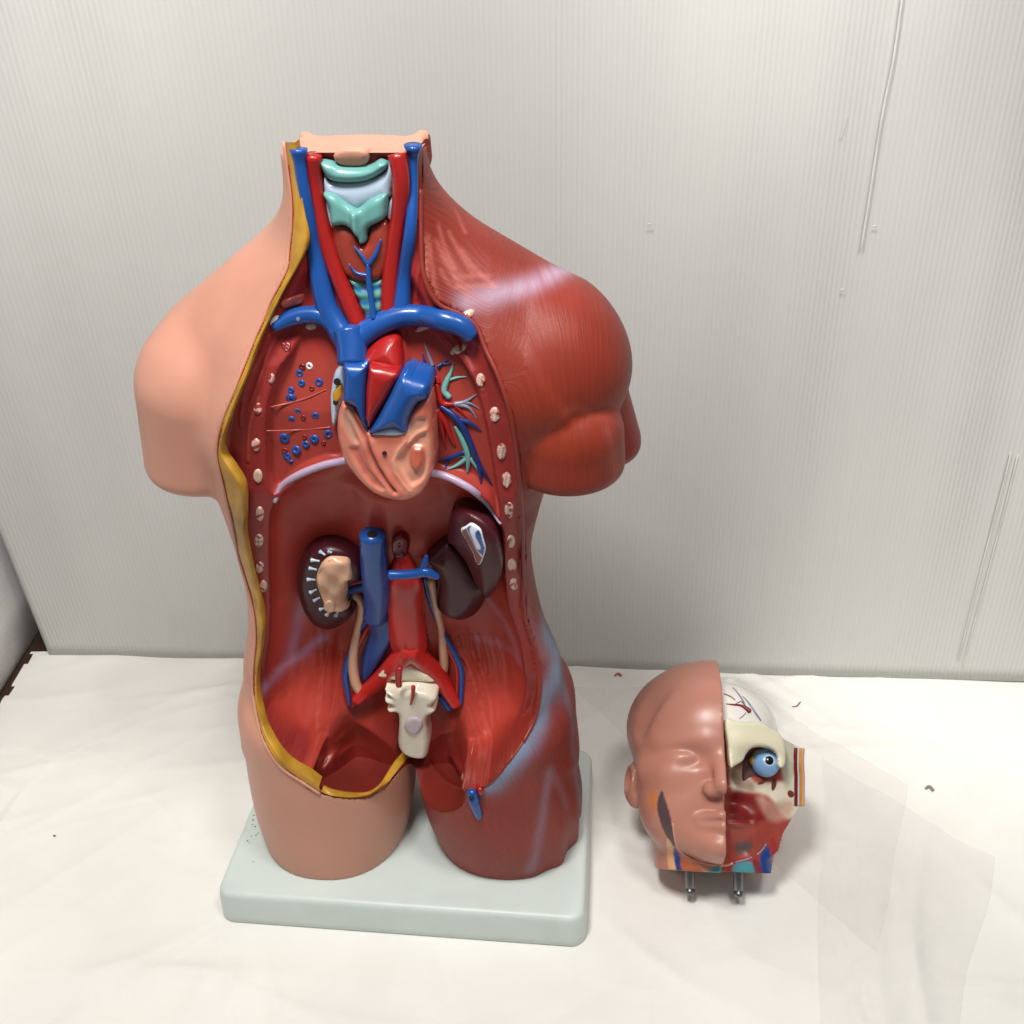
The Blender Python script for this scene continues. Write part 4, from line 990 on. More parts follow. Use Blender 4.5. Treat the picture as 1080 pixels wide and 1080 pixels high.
vessels('bronchial_tree', [(Z(z3, (572,272),(550,215),(526,150)), [0.16, 0.1, 0.03]), (Z(z3, (685,470),(740,458),(800,420)), [0.2, 0.14, 0.03]), (Z(z3, (700,470),(760,490),(800,548)), [0.18, 0.12, 0.03]), (Z(z3, (735,462),(770,470),(815,498)), [0.14, 0.03])], M_SLATE, 0.5, label='slate grey airway twigs')
vessels('pulmonary_vein', [(Z(z3, (612,478),(700,545),(755,640),(795,740),(830,810),(880,890)), [0.18, 0.26, 0.24, 0.2, 0.14, 0.04]), (Z(z3, (705,545),(770,570),(822,612)), [0.2, 0.14, 0.04]), (Z(z3, (735,718),(660,745),(595,768)), [0.14, 0.14, 0.04]), (Z(z3, (668,742),(645,780),(632,812)), [0.12, 0.04]), (Z(z3, (800,745),(815,810),(822,885)), [0.18, 0.16, 0.05]),
                          (Z(z3, (560,352),(548,300),(490,258)), [0.24, 0.18, 0.04]), (Z(z3, (545,300),(530,250),(520,208)), [0.16, 0.04]), (Z(z3, (598,275),(625,258),(655,236)), [0.16, 0.04]), (Z(z3, (620,262),(660,262),(685,268)), [0.1, 0.03])], M_DBLUE, 0.7)
vessels('pulmonary_artery', [(Z(z3, (590,368),(605,420),(625,465),(690,470)), [0.22, 0.24, 0.24, 0.1]), (Z(z3, (590,500),(635,560),(665,640),(690,690)), [0.3, 0.24, 0.18, 0.06]), (Z(z3, (605,520),(620,600),(640,700)), [0.26, 0.2, 0.06]), (Z(z3, (690,480),(720,510),(745,540)), [0.14, 0.04]), (Z(z3, (560,320),(590,330),(600,360)), [0.1, 0.2])], M_RED, 0.5)

# --- belly
KL = Z(z4, (104,400),(112,330),(135,270),(175,230),(240,215),(310,235),(360,275),(388,325),(380,372),(335,388),(322,430),(345,480),(345,515),(310,550),(250,578),(180,560),(130,500))
kid = pillow('kidney', KL, 1.3, 1.3, M_KID, lift=0.8, skirt=1.6, label='kidney cut open to show its pale inside')
KA = HTOP.copy()
pillow('renal_pelvis', Z(z4, (205,325),(240,305),(310,312),(322,355),(325,398),(308,410),(322,445),(345,470),(320,500),(310,520),(270,535),(222,520),(195,465),(176,405),(185,360)), 0.45, 0.5, M_BEIGE, kid, lift=0.08, A=KA, base='surf', skirt=0.5, relief=lambda u, z, d: 0.14 * np.sin(u * 3.1 + 1) * np.sin(z * 2.3) * (d > 0.15))
pillow('renal_papilla', Z(z4, (215,485),(240,475),(262,490),(258,520),(235,528),(215,515)), 0.22, 0.2, M_BEIGE, kid, lift=0.45, A=KA, base='surf', n=40)
for a, b in (((212,300),(190,284)),((188,326),(155,320)),((176,362),(146,354)),((170,404),(138,402)),((176,445),(150,457)),((190,480),(165,490)),((212,524),(190,528)),((232,536),(219,552)),((266,538),(257,555)),((240,290),(226,284))):
    C, R = tpath(Z(z4, a, ((a[0]+b[0])/2, (a[1]+b[1])/2), b), [0.09, 0.1, 0.19], 0.5, A=KA); V, F = tube_mesh('c', C, R, 8, 1, nrm=(0, -1, 0)); add('calyx', V, F, M_MEMB, kid)
KR = Z(z4, (642,290),(670,258),(700,230),(738,213),(790,250),(850,340),(902,410),(890,470),(850,520),(800,538),(740,530),(695,503),(686,460),(694,390),(672,330))
kr = pillow('kidney', KR, 1.2, 1.6, M_KID, lift=0.7, skirt=1.6, label='smooth whole kidney tucked under the spleen')
SP = Z(z4, (738,205),(745,120),(765,72),(815,58),(890,95),(940,160),(960,240),(965,320),(945,390),(908,422),(862,370),(815,275),(760,215))
spl = pillow('spleen', SP, 1.0, 1.8, P_('spleen_paint', lin(68, 22, 30), 0.32, spec=0.3, coat=0.05), lift=1.5, skirt=2.4)
SPA = HTOP.copy()
def hil_col(u, z, d):
    c = np.tile(lin(228, 226, 228), (len(u), 1)); v = np.stack([u, u * 0, z], 1); n = vnoise(v, 4.0, 41); q = (u - u.mean()) * 0.9 + (z - z.mean()) * 0.35
    k = (d > 0.10)
    c = mixc(c, C_BLUE, k * sstep((q + 0.15 + n * 0.5) * 6)); c = mixc(c, lin(220, 224, 236), k * sstep((n - 0.1) * 8) * (q > -0.1)); c = mixc(c, lin(110, 30, 40), k * sstep((-q - 0.05 - n * 0.3) * 7))
    return c
pillow('spleen_hilum', Z(z4, (785,195),(805,178),(832,165),(868,190),(880,230),(890,272),(880,310),(866,338),(850,332),(835,290),(812,245)), 0.14, 0.15, M_VC, spl, A=SPA, base='surf', lift=0.06, g=0.05, colf=hil_col, skirt=0.5)
# vena cava with its open top
ivc = vessel('vena_cava', Z(z4, (420,190),(424,260),(430,340),(440,420),(440,480),(428,545)), [1.02, 1.06, 1.12, 1.16, 1.1, 1.0], M_BLUE, 0.8, flat=0.85, label='thick blue vein with an open cut top', cap=0.02)
IV0 = np.mean(np.array([v.co for v in ivc.data.vertices][:12]), 0) / CM - UPZ
V, F = disc(IV0 + np.array([0, 0, 0.06]), (0, -0.12, 1), 0.42, 14, 0.01); add('vein_mouth', V, F, M_DARK, ivc)
pillow('iliac_vein', Z(z4, (408,560),(470,535),(520,525),(530,600),(505,650),(445,745),(392,828),(362,812),(372,720),(402,620)), 0.75, 0.9, M_BLUE, lift=0.1, skirt=1.0, label='broad blue vein running down to the skin side groin')
M_REDL = P_('lifted_artery_paint', lin(182, 36, 32))  # artery red brightened in colour against the shade below the chest
aor = vessel('aorta', Z(z4, (540,292),(546,340),(553,400),(556,480),(560,560),(570,650),(575,710)), [0.5, 1.0, 1.5, 1.6, 1.6, 1.65, 1.4], M_REDL, 0.38, flat=0.62)
vessel('iliac_artery', Z(z4, (590,660),(530,720),(465,790),(400,850),(345,905)), [1.1, 0.95, 0.85, 0.72, 0.55], M_REDL, 0.9, label='red artery branch to the skin side groin')
vessel('iliac_artery', Z(z4, (570,660),(620,710),(680,770),(720,830),(770,925)), [1.1, 0.95, 0.88, 0.75, 0.5], M_REDL, 0.9, label='red artery branch to the muscle side groin')
pillow('celiac_trunk', Z(z4, (497,250),(505,215),(535,198),(565,215),(570,255),(560,285),(530,295),(505,285)), 0.35, 0.4, M_DRED, lift=0.5, skirt=0.7)
holes('artery_mouth', Z(z4, (515,270),(555,268),(535,235)), [0.16, 0.14, 0.12], M_DARK, out=1.0)
vessel('mesenteric_artery', Z(z4, (535,230),(552,262)), [0.1, 0.06], M_ROSE, 9)
vessel('renal_vein', Z(z4, (318,425),(350,415),(400,405)), [0.42, 0.42, 0.5], M_BLUE, 2.0, label='short blue vein from the opened kidney')
vessel('renal_vein', Z(z4, (485,378),(540,378),(600,372),(640,365),(690,392)), [0.4, 0.38, 0.38, 0.42, 0.24], M_BLUE, 0.6, A=np.full(UU.shape, -4.3), label='blue vein crossing to the whole kidney')
vessel('adrenal_vein', Z(z4, (622,365),(634,330),(640,300)), [0.3, 0.26, 0.14], M_BLUE, 0.6, A=np.full(UU.shape, -4.3))
vessel('renal_artery', Z(z4, (640,335),(670,350),(690,362)), [0.42, 0.42, 0.34], M_RED, 2.6, label='red artery stub by the whole kidney')
vessel('renal_artery', Z(z4, (318,400),(350,392),(385,388)), [0.34, 0.34, 0.34], M_RED, 2.0, label='red artery stub by the opened kidney')
vessel('ureter', Z(z4, (335,455),(362,480),(368,530),(352,610),(338,680),(333,750),(345,830),(372,880)), [0.4, 0.36, 0.34, 0.34, 0.4, 0.46, 0.46, 0.42], M_BEIGE, 0.9, label='tan tube from the opened kidney')
vessel('ureter', Z(z4, (660,392),(670,440),(685,520),(702,600),(712,680),(715,760),(695,840),(690,875)), [0.4, 0.38, 0.34, 0.32, 0.4, 0.42, 0.36, 0.28], M_BEIGE, 0.9, label='tan tube from the whole kidney')
vessels('gonadal_vein', [(Z(z4, (395,562),(350,630),(315,720),(300,800),(308,870),(320,940)), [0.22, 0.22, 0.26, 0.28, 0.24, 0.16])], M_BLUE, 1.2, label='thin blue vein on the skin side')
vessels('gonadal_vein', [(Z(z4, (630,385),(655,480),(690,580),(735,660),(775,740),(790,800),(785,930)), [0.24, 0.22, 0.22, 0.24, 0.24, 0.24, 0.18])], M_BLUE, 1.2, label='thin blue vein on the muscle side')
vessels('gonadal_artery', [(Z(z4, (440,560),(395,600),(350,690),(310,790),(296,860),(312,935)), [0.26, 0.22, 0.18, 0.16, 0.16, 0.12]), (Z(z4, (500,525),(460,545),(425,562)), [0.3, 0.26, 0.24]), (Z(z4, (690,600),(740,700),(770,770),(770,900)), [0.16, 0.2, 0.22, 0.2])], M_RED, 1.6)
vessel('iliac_vein', Z(z4, (535,745),(565,755),(600,775),(640,825),(655,850)), [0.36, 0.5, 0.55, 0.5, 0.42], M_BLUE, 1.2, label='blue vein bulging under the artery fork')
vessel('iliac_vein', Z(z4, (698,882),(720,905),(745,940)), [0.4, 0.42, 0.36], M_BLUE, 0.9, label='blue vein stub at the muscle side groin')
pillow('vessel_stub', Z(z4, (330,895),(350,882),(372,890),(368,905),(342,925),(322,938)), 0.35, 0.3, M_DRED, lift=0.5, n=40)
vessels('lumbar_vessel', [(Z(z4, (600,440),(615,450)), [0.12]), (Z(z4, (605,475),(622,482)), [0.1]), (Z(z4, (612,590),(635,598)), [0.12]), (Z(z4, (622,625),(648,632)), [0.13]), (Z(z4, (640,650),(655,668)), [0.08])], M_DBLUE, 2.6)
holes('vessel_hole', Z(z4, (508,637)), 0.17, M_DARK, out=1.0)
# sacrum and last disc
ASAC = np.full(UU.shape, -2.3) - 0.05 * (ZZ - 12)
pillow('spine_disc', Z(z4, (425,836),(450,800),(490,772),(522,765),(560,780),(600,805),(640,830),(672,862),(600,858),(500,852)), 0.5, 0.6, M_IVORY, A=ASAC, lift=-0.9, skirt=0.8, smooth_outline=False)
SA_ = Z(z5, (425,220),(470,228),(500,218),(560,212),(640,222),(692,248),(688,275),(668,290),(690,315),(672,335),(652,345),(642,385),(650,440),(655,500),(640,558),(582,562),(525,540),(497,500),(497,440),(500,385),(492,330),(450,325),(440,305),(468,290),(432,275),(430,255),(462,250))
def sac_col(u, z, d):
    v = np.stack([u, u * 0, z], 1); return np.clip(np.tile(lin(216, 208, 190), (len(u), 1)) * (1 + 0.12 * vnoise(v, 2, 4))[:, None], 0, 1)
sac = pillow('sacrum', SA_, 0.6, 0.5, M_VC, A=ASAC, lift=0.3, skirt=1.5, colf=sac_col, n=160)
pillow('sacral_promontory', Z(z5, (530,380),(550,345),(590,335),(622,355),(628,390),(605,420),(570,425),(540,410)), 0.3, 0.4, P_('promontory_paint', lin(186, 172, 182)), sac, A=ASAC, lift=0.8, n=50)
vessels('sacral_artery', [(Z(z5, (500,112),(495,160),(497,205)), [0.26, 0.3, 0.28]), (Z(z5, (570,212),(568,260),(556,308)), [0.2, 0.16, 0.08])], M_RED, 0.6, A=ASAC - 0.95)
# groin
vessel('femoral_vein', Z(z5, (872,745),(882,790),(898,840),(912,885)), [0.42, 0.48, 0.42, 0.3], M_BLUE, 0.5, label='short blue vein end at the top of the muscle side thigh')
vessels('femoral_vein_mouth', [(Z(z5, (872,760),(876,770)), [0.2])], M_DARK, 3.2)
vessels('femoral_artery', [(Z(z5, (905,722),(918,745),(915,765)), [0.22, 0.26, 0.2])], M_RED, 0.5)
def crumb(seed): return ribcol(seed)
pillow('pubic_bone', Z(z5, (235,735),(262,712),(285,725),(322,712),(358,735),(350,752),(300,745),(262,757)), 0.1, 0.15, M_VC, base='surf', g=0.05, n=60, colf=crumb(91), skirt=0.2)
pillow('pubic_bone', Z(z5, (782,712),(800,690),(822,668),(848,670),(846,700),(820,722),(800,748),(785,740)), 0.1, 0.15, M_VC, base='surf', g=0.05, n=60, colf=crumb(95), skirt=0.2)
# ------------------------------------------------------------------ the heart: a lift-out piece sitting in the chest
AH = np.full(UU.shape, -6.3) + 0.06 * (ZZ - 40)
hc = hits(AH, [z3(330, 940)])[0] + np.array([0, 2.0, 0])
ORG = hc.copy()
heart = empty('heart_model', tuple((TORSO_FRAME[1].T @ hc + TORSO_FRAME[0]) * CM), YAW)
tag(heart, 'lift-out heart cut open to show its chambers, with blue and red vessel stumps', 'heart model')
ROOT = heart
def pin(px): return hits(AH, px)[:, [0, 2]]
HOUT = Z(z3, (150,462),(195,520),(240,600),(300,590),(400,585),(440,570),(460,510),(505,455),(552,430),(562,450),(576,520),(582,650),(580,780),(555,862),(510,930),(440,962),(360,956),(270,922),(190,852),(122,760),(86,650),(80,560),(92,490),(112,450))
RA = closed(pin(Z(z3, (112,472),(140,465),(165,490),(195,560),(212,640),(180,660),(140,620),(110,540))), 40)
LV = closed(pin(Z(z3, (385,735),(420,690),(450,650),(500,600),(555,590),(565,680),(560,790),(530,850),(470,880),(420,820))), 40)
LA = closed(pin(Z(z3, (455,545),(490,515),(548,515),(556,580),(500,610),(450,660),(440,600))), 40)
PAP = closed(pin(Z(z3, (462,665),(500,655),(540,670),(548,740),(520,790),(470,790),(450,740))), 40)
RV = closed(pin(Z(z3, (140,680),(200,660),(230,720),(280,800),(350,880),(300,900),(210,820))), 40)
GRO = pin(Z(z3, (150,480),(195,560),(240,630),(262,700),(300,780),(345,850),(385,900)))
SEP = pin(Z(z3, (440,640),(400,690),(380,740),(390,800),(430,860),(462,895)))
def hrel(u, z, d):
    r = 0.45 * sstep(sdf(RA, u, z) / 0.5) + 0.45 * sstep(sdf(LV, u, z) / 0.4) + 0.35 * sstep(sdf(LA, u, z) / 0.35) - 0.75 * sstep(sdf(PAP, u, z) / 0.45) + 0.25 * sstep(sdf(RV, u, z) / 0.4)
    r += 0.28 * np.exp(-(sdf_line(GRO, u, z) / 0.13) ** 2) - 0.15 * np.exp(-((sdf_line(GRO, u, z) - 0.35) / 0.2) ** 2) - 0.12 * np.exp(-(sdf_line(SEP, u, z) / 0.14) ** 2)
    v = np.stack([u.ravel(), 0 * u.ravel(), z.ravel()], 1)
    r += 0.10 * (vnoise(v, 2.6, 61) * (d.ravel() > 0.3)).reshape(u.shape)
    return 0.62 * r * sstep(d / 0.25)
def hcol(u, z, d):
    v = np.stack([u, 0 * u, z], 1); n = vnoise(v, 1.4, 62); n2 = vnoise(v, 3.5, 63)
    c = mixc(np.tile(lin(212, 132, 112), (len(u), 1)), lin(200, 104, 86), sstep(0.4 + n))
    c = mixc(c, lin(180, 142, 122), 0.8 * sstep(sdf(RA, u, z) / 0.25)); c = mixc(c, lin(214, 154, 128), 0.75 * sstep(sdf(LV, u, z) / 0.2)); c = mixc(c, lin(206, 156, 130), 0.75 * sstep(sdf(LA, u, z) / 0.2))
    c = mixc(c, lin(200, 92, 72), 0.9 * sstep(sdf(PAP, u, z) / 0.3)); c = mixc(c, lin(196, 66, 54), 0.6 * sstep(sdf(RV, u, z) / 0.4) * sstep(0.5 + n2))
    c = mixc(c, lin(120, 44, 38), 0.8 * np.exp(-(sdf_line(GRO, u, z) / 0.12) ** 2)); c = mixc(c, lin(228, 176, 140), 0.5 * np.exp(-(sdf_line(SEP, u, z) / 0.15) ** 2))
    return np.clip(c * (1 + 0.08 * n2)[:, None], 0, 1)
hb = pillow('heart_muscle', HOUT, 0.75, 0.8, M_VC, A=AH, skirt=2.2, relief=hrel, colf=hcol, g=0.06, n=160)
AV = AH - 0.35
pillow('vena_cava_stump', Z(z3, (113,258),(172,262),(234,266),(226,400),(225,520),(238,622),(208,560),(170,480),(125,455),(108,450)), 0.75, 1.0, M_BLUE, A=AV, skirt=2.4, smooth_outline=False)
pillow('aorta_stump', Z(z3, (243,268),(318,278),(396,296),(402,322),(340,430),(285,520),(242,600),(224,540),(226,400)), 0.7, 0.9, M_RED, A=AV, skirt=2.4, smooth_outline=False)
pillow('pulmonary_trunk', Z(z3, (405,318),(480,330),(545,352),(560,385),(550,432),(500,460),(465,515),(448,560),(440,612),(380,590),(300,605),(244,616),(295,525),(350,420)), 1.0, 1.3, M_BLUE, A=AV - 0.05, skirt=2.6)
pillow('heart_valve', Z(z3, (255,625),(300,602),(370,588),(432,610),(425,625),(370,632),(310,628)), 0.35, 0.25, M_MEMB, A=AH - 0.5, skirt=0.5, n=60)
holes('peg_hole', Z(z3, (323,724)), 0.17, M_DARK, A=AH - 0.78, out=0.08)
ORG = None; ROOT = torso
# ------------------------------------------------------------------ the head, lying back on the paper
HPHI = math.radians(HPHI_D); HYAW = math.radians(HYAW_D); HROLL = math.radians(HROLL_D)
az = np.array([0, math.cos(HPHI), math.sin(HPHI)]); nf = np.array([0, -math.sin(HPHI), math.cos(HPHI)]); ax = np.array([1.0, 0, 0])
def rodr(v, k, a): k = k / np.linalg.norm(k); return v * math.cos(a) + np.cross(k, v) * math.sin(a) + k * (k @ v) * (1 - math.cos(a))
ax, nf = rodr(ax, az, HYAW), rodr(nf, az, HYAW)
vd = world_on_z(751, 820, 0) - CAM; vd /= np.linalg.norm(vd)
ax, nf, az = [rodr(q, vd, HROLL) for q in (ax, nf, az)]
H0 = world_on_z(HPX[0], HPX[1], HZ)
HS = HSCALE
FRAME = (H0, np.array([ax, -nf, az]) / HS)
headr = empty('head_model', tuple(H0 * CM))
headr.rotation_euler = Matrix(((ax[0], -nf[0], az[0]), (ax[1], -nf[1], az[1]), (ax[2], -nf[2], az[2]))).to_euler()
headr.scale = (HS, HS, HS)
tag(headr, 'split anatomical head, left side skin face, right side open with brain and eyeball', 'head model')
ROOT = headr; ORG = np.zeros(3)
HG = 0.18
GU = np.arange(-11, 11, HG); GV = np.arange(-11.5, 11.5, HG); GZ = np.arange(-0.8, 24.5, HG)
def ell(U, V, Z, c, r): 
    q = np.sqrt(((U - c[0]) / r[0]) ** 2 + ((V - c[1]) / r[1]) ** 2 + ((Z - c[2]) / r[2]) ** 2); return (q - 1) * min(r)
def caps(U, V, Z, p, q, r0, r1): return cone(U, V, Z, p, q, r0, r1)
WX = 1.24
def headsdf(U, V, Z):
    U = U / WX; A = np.abs(U)
    f = ell(U, V, Z, (0, 0.6, 14.3), (7.6, 9.2, 7.5))
    f = smin(f, ell(U, V, Z, (0, -3.0, 10.0), (6.4, 5.2, 8.5)), 2.0)
    f = smin(f, ell(A, V, Z, (3.2, -3.2, 6.0), (3.2, 4.2, 4.2)), 1.6)              # cheek and jaw
    f = smin(f, ell(U, V, Z, (0, -6.0, 3.2), (2.7, 2.4, 2.3)), 1.4)                # chin
    nk = loft([(0,-5.1,4.6,-4.4,4.8),(4,-5.4,4.9,-3.6,5.6),(8,-5.7,5.4,-3,7)], U, V, np.clip(Z, 0, 8)); nk = smax(nk, Z - 9, 2)
    f = smin(f, nk, 0.9)
    f = smin(f, caps(A, V, Z, (1.1, -7.4, 12.5), (4.3, -5.9, 12.4), 1.0, 0.9), 0.9)  # brow
    f = smax(f, -ell(A, V, Z, (2.9, -9.2, 10.85), (1.6, 1.9, 1.05)), 0.9)           # socket
    f = smin(f, ell(A, V, Z, (2.95, -6.75, 10.85), (1.3, 1.15, 0.9)), 0.35)       # closed lids
    f = smin(f, caps(A, V, Z, (3.9, -6.2, 9.3), (5.4, -4.4, 9.6), 1.2, 1.0), 1.6)   # cheekbone
    f = smin(f, caps(U, V, Z, (0, -7.4, 12.0), (0, -9.5, 8.3), 0.7, 0.9), 0.7)     # nose
    f = smin(f, ell(A, V, Z, (0.95, -8.5, 7.8), (0.75, 1.0, 0.75)), 0.4)
    f = smin(f, caps(A, V, Z, (0.2, -8.75, 5.4), (1.9, -7.6, 5.1), 0.55, 0.30), 0.5)
    f = smin(f, caps(A, V, Z, (0.0, -8.5, 4.35), (1.65, -7.6, 4.45), 0.62, 0.35), 0.5)
    f = smax(f, -caps(A, V, Z, (0, -9.25, 4.88), (1.9, -8.2, 4.8), 0.14, 0.12), 0.25)
    f = smax(f, -caps(A, V, Z, (0, -9.4, 3.5), (1.2, -8.9, 3.55), 0.35, 0.3), 0.6)
    f = smin(f, ell(U, V, Z, (0, -8.0, 2.6), (1.35, 0.9, 1.0)), 0.8)
    # temple hollow and the ridge above it
    f = f + 0.0
    for p, q, r in (((-5.0, -6.0, 19.2), (-6.9, -4.6, 14.2), 1.25), ((-7.3, -1.6, 17.2), (-8.0, -1.2, 14.6), 0.8)):
        f = smax(f, -caps(U, V, Z, (p[0] * 1.07, p[1] * 1.07, p[2] - 0.6), (q[0] * 1.07, q[1] * 1.07, q[2] - 0.6), r, r * 0.9), 1.0)
    e = ell(A, V, Z, (7.0, 0.9, 8.4), (0.8, 1.5, 2.2)); e = smax(e, -ell(A, V, Z, (7.55, 0.4, 8.8), (0.6, 0.8, 1.2)), 0.3)
    e = smin(e, ell(A, V, Z, (6.7, 0.2, 6.8), (0.55, 0.7, 0.9)), 0.4)
    f = smin(f, e, 0.5)
    f = smax(f, -Z, 0.2)
    return f
FHB = np.empty((len(GU), len(GV), len(GZ)), np.float32); Uh, Vh = np.meshgrid(GU, GV, indexing='ij')
for k0 in range(0, len(GZ), 30):
    zz = GZ[k0:k0 + 30]; Z3 = np.broadcast_to(zz[None, None, :], Uh.shape + (len(zz),))
    FHB[:, :, k0:k0 + 30] = headsdf(Uh[:, :, None] + 0 * Z3, Vh[:, :, None] + 0 * Z3, Z3)
VB0 = front_of(FHB)
U2 = np.arange(-10.6, 10.7, G2); Z2 = np.arange(0.0, 24.0, G2)
UU, ZZ = np.meshgrid(U2, Z2, indexing='ij')
VBH = bil(VB0, GU[0], GZ[0], HG, UU, ZZ)
HFR = VBH.copy(); HTOP = HFR.copy()
def zh(x, y): return (630 + x / 3.857, 680 + y / 3.857)
def zq(x, y): return (740 + x / 9.0, 720 + y / 9.0)
def zj(x, y): return (660 + x / 5.4, 820 + y / 5.4)
# open side: depth of the exposed inside over (u, z)
GI = np.interp(ZZ, [0, 3, 6, 9, 11, 13.0, 24], [-3.0, -4.0, -4.4, -4.8, -5.2, -5.2, -5.2]) + 0 * UU
GI = GI + 0.10 * np.clip(UU, 0, 9) ** 1.5 * np.clip(1 - ZZ / 22, 0.2, 1)
GI = np.maximum(GI, VBH + 0.5)
r_ = np.random.default_rng(3)
lump = np.zeros(UU.shape)
for (cu, cz, ru, rz, h) in ((1.3, 5.6, 1.3, 0.45, -0.8), (1.6, 4.7, 1.4, 0.4, -0.7), (1.2, 6.9, 1.2, 0.9, 0.9), (2.2, 2.6, 1.1, 0.8, 0.8), (2.2, 2.7, 0.6, 0.4, -0.5), (4.4, 6.2, 0.8, 1.8, -0.6), (5.6, 7.0, 0.8, 0.8, -0.5), (3.4, 3.4, 0.5, 2.0, -0.4), (0.9, 9.2, 0.9, 0.8, 0.8), (3.2, 9.0, 1.6, 0.6, -0.5)):
    lump += h * np.exp(-((UU - cu) / ru) ** 2 - ((ZZ - cz) / rz) ** 2)
GI = GI + lump
IN = np.where(UU > 0.0, GI, VBH)
UMAX = np.interp(ZZ, [0, 4, 7.2, 8.5, 24], [5.3, 6.4, 8.4, 8.9, 8.9])
ZTOP = 14.2 - 0.45 * np.clip(UU - 4.5, 0, 9)
keepR = (UU > 0.02) & (VBH < 2.5) & (ZZ < ZTOP) & (UU < UMAX)
# body of the open side: rear shell with a coronal face, brain case trimmed back
Ug, Zg = np.meshgrid(GU, GZ, indexing='ij')
Gx = hf(IN, np.clip(Ug, -10.5, 10.5), np.clip(Zg, 0, 23.9))
for j in range(len(GV)):
    v = GV[j]
    low = np.minimum(np.minimum(Ug - 0.0, 13.4 - Zg), Gx + 0.06 - v)               # face opened down to the inside
    inner = FHB[:, j, :] + 1.9                                                     # brain: outer skull taken off
    high = np.minimum(np.minimum(Ug - 0.0, Zg - 12.8), inner)
    side = np.minimum(Ug - np.interp(Zg, [0, 4, 7.2, 8.5, 24], [5.25, 6.35, 8.35, 8.85, 8.85]), 3.5 - v)
    slope_ = np.minimum(np.minimum(Ug - 0.0, Zg - (14.0 - 0.45 * np.clip(Ug - 4.5, 0, 9))), FHB[:, j, :] + 2.2)
    FHB[:, j, :] = np.max([FHB[:, j, :], low, high, side, slope_], axis=0)
P, Q = surface_nets(FHB, (GU[0], GV[0], GZ[0]), HG)
cen = P[Q].mean(1); left = cen[:, 0] < 0.09
brainf = (~left) & (cen[:, 2] > 13.1)
AF = VBH
def region(V, px): return sdf(closed(hits(AF, px)[:, [0, 2]], 60), V[:, 0], V[:, 2])
ids, F2 = compact(P, Q, left); V = P[ids]
col = np.tile(lin(182, 124, 107), (len(V), 1)) * (1 + 0.04 * vnoise(V, 0.7, 71))[:, None]
front = V[:, 1] < 2.5
def pcol(col, V, px, c, a=1.0, soft=0.12): return mixc(col, c, a * sstep(region(V, px) / soft) * (V[:, 1] < 3.5))
col = pcol(col, V, Z(zj, (130,70),(180,66),(188,140),(170,200),(150,235),(125,150)), lin(196, 118, 60), 0.8, 0.4)
col = pcol(col, V, Z(zj, (175,150),(205,68),(230,130),(255,210),(272,300),(290,380),(265,390),(222,325),(190,245)), lin(84, 62, 66))
col = pcol(col, V, Z(zj, (228,340),(262,372),(276,440),(276,560),(236,560),(232,440)), lin(222, 168, 118), 0.9)
col = pcol(col, V, Z(zj, (272,400),(310,445),(314,560),(276,560)), lin(24, 60, 130))
col = pcol(col, V, Z(zj, (308,455),(350,472),(410,500),(430,560),(314,560)), lin(170, 84, 44), 0.9)
col = pcol(col, V, Z(zj, (420,545),(500,505),(585,505),(600,565),(420,570)), lin(74, 140, 148))
M_HSKIN = paint('head_skin_paint', attr='col', rough=0.34, mottle=0.04, mscale=8, bump=0.015, bscale=160, spec=0.45, smudge=0.25)
hs_ = add('face_side', V, F2, M_HSKIN, col=np.clip(col, 0, 1), npm=True); hs_['label'] = 'closed side of the face in peach skin'
ids, F2 = compact(P, Q, brainf); V = P[ids]
col = np.tile(lin(226, 222, 216), (len(V), 1)) * (1 + 0.05 * vnoise(V, 1.5, 72))[:, None]
brain = add('brain', V, F2, M_VC, col=np.clip(col, 0, 1), npm=True)
rest = (~left) & ~brainf
ids, F2 = compact(P, Q, rest); V = P[ids]
col = np.tile(lin(180, 118, 98), (len(V), 1))
add('rear_shell', V, F2, M_HSKIN, col=col, npm=True)
# inside sheet of the open side
idx = np.arange(UU.size).reshape(UU.shape)
FF = np.stack([idx[:-1, :-1], idx[1:, :-1], idx[1:, 1:], idx[:-1, 1:]], -1).reshape(-1, 4); FF = FF[keepR.ravel()[FF].all(1)]
VV = np.stack([UU, IN, ZZ], -1).reshape(-1, 3)
AF = IN; HFR = IN; HTOP = IN.copy()
col = np.tile(lin(150, 62, 52), (len(VV), 1))
def pc(px, c, a=1.0, soft=0.35):
    global col
    col = mixc(col, c, a * sstep(0.5 + region(VV, px) / soft))
pc(Z(zh, (552,495),(640,560),(700,560),(790,540),(800,420),(770,370),(850,420),(835,600),(810,690),(760,700),(700,620),(640,600),(552,590)), lin(206, 196, 176), 1, 0.6)
pc(Z(zq, (740,470),(870,610),(875,800),(850,960),(800,1000),(760,800)), lin(176, 178, 160), 0.9, 0.5)
pc(Z(zh, (552,600),(620,610),(680,640),(700,690),(640,730),(552,735)), lin(112, 22, 24), 0.95, 0.7)
pc(Z(zh, (650,620),(720,640),(790,640),(780,700),(720,720),(680,690)), lin(186, 140, 122), 0.7, 0.8)
pc(Z(zh, (552,730),(620,735),(640,760),(600,800),(552,800)), lin(150, 74, 62), 0.8, 0.4)
pc(Z(zh, (560,820),(580,800),(620,800),(632,825),(610,850),(570,850)), lin(92, 72, 70), 0.95, 0.3)
pc(Z(zh, (552,500),(585,490),(610,530),(640,590),(600,590),(552,560)), lin(146, 116, 104), 0.7, 0.4)
pc(Z(zh, (552,900),(625,885),(635,950),(552,950)), lin(74, 140, 148), 1, 0.25)
pc(Z(zh, (632,890),(655,880),(660,950),(632,950)), lin(120, 40, 50), 0.9, 0.2)
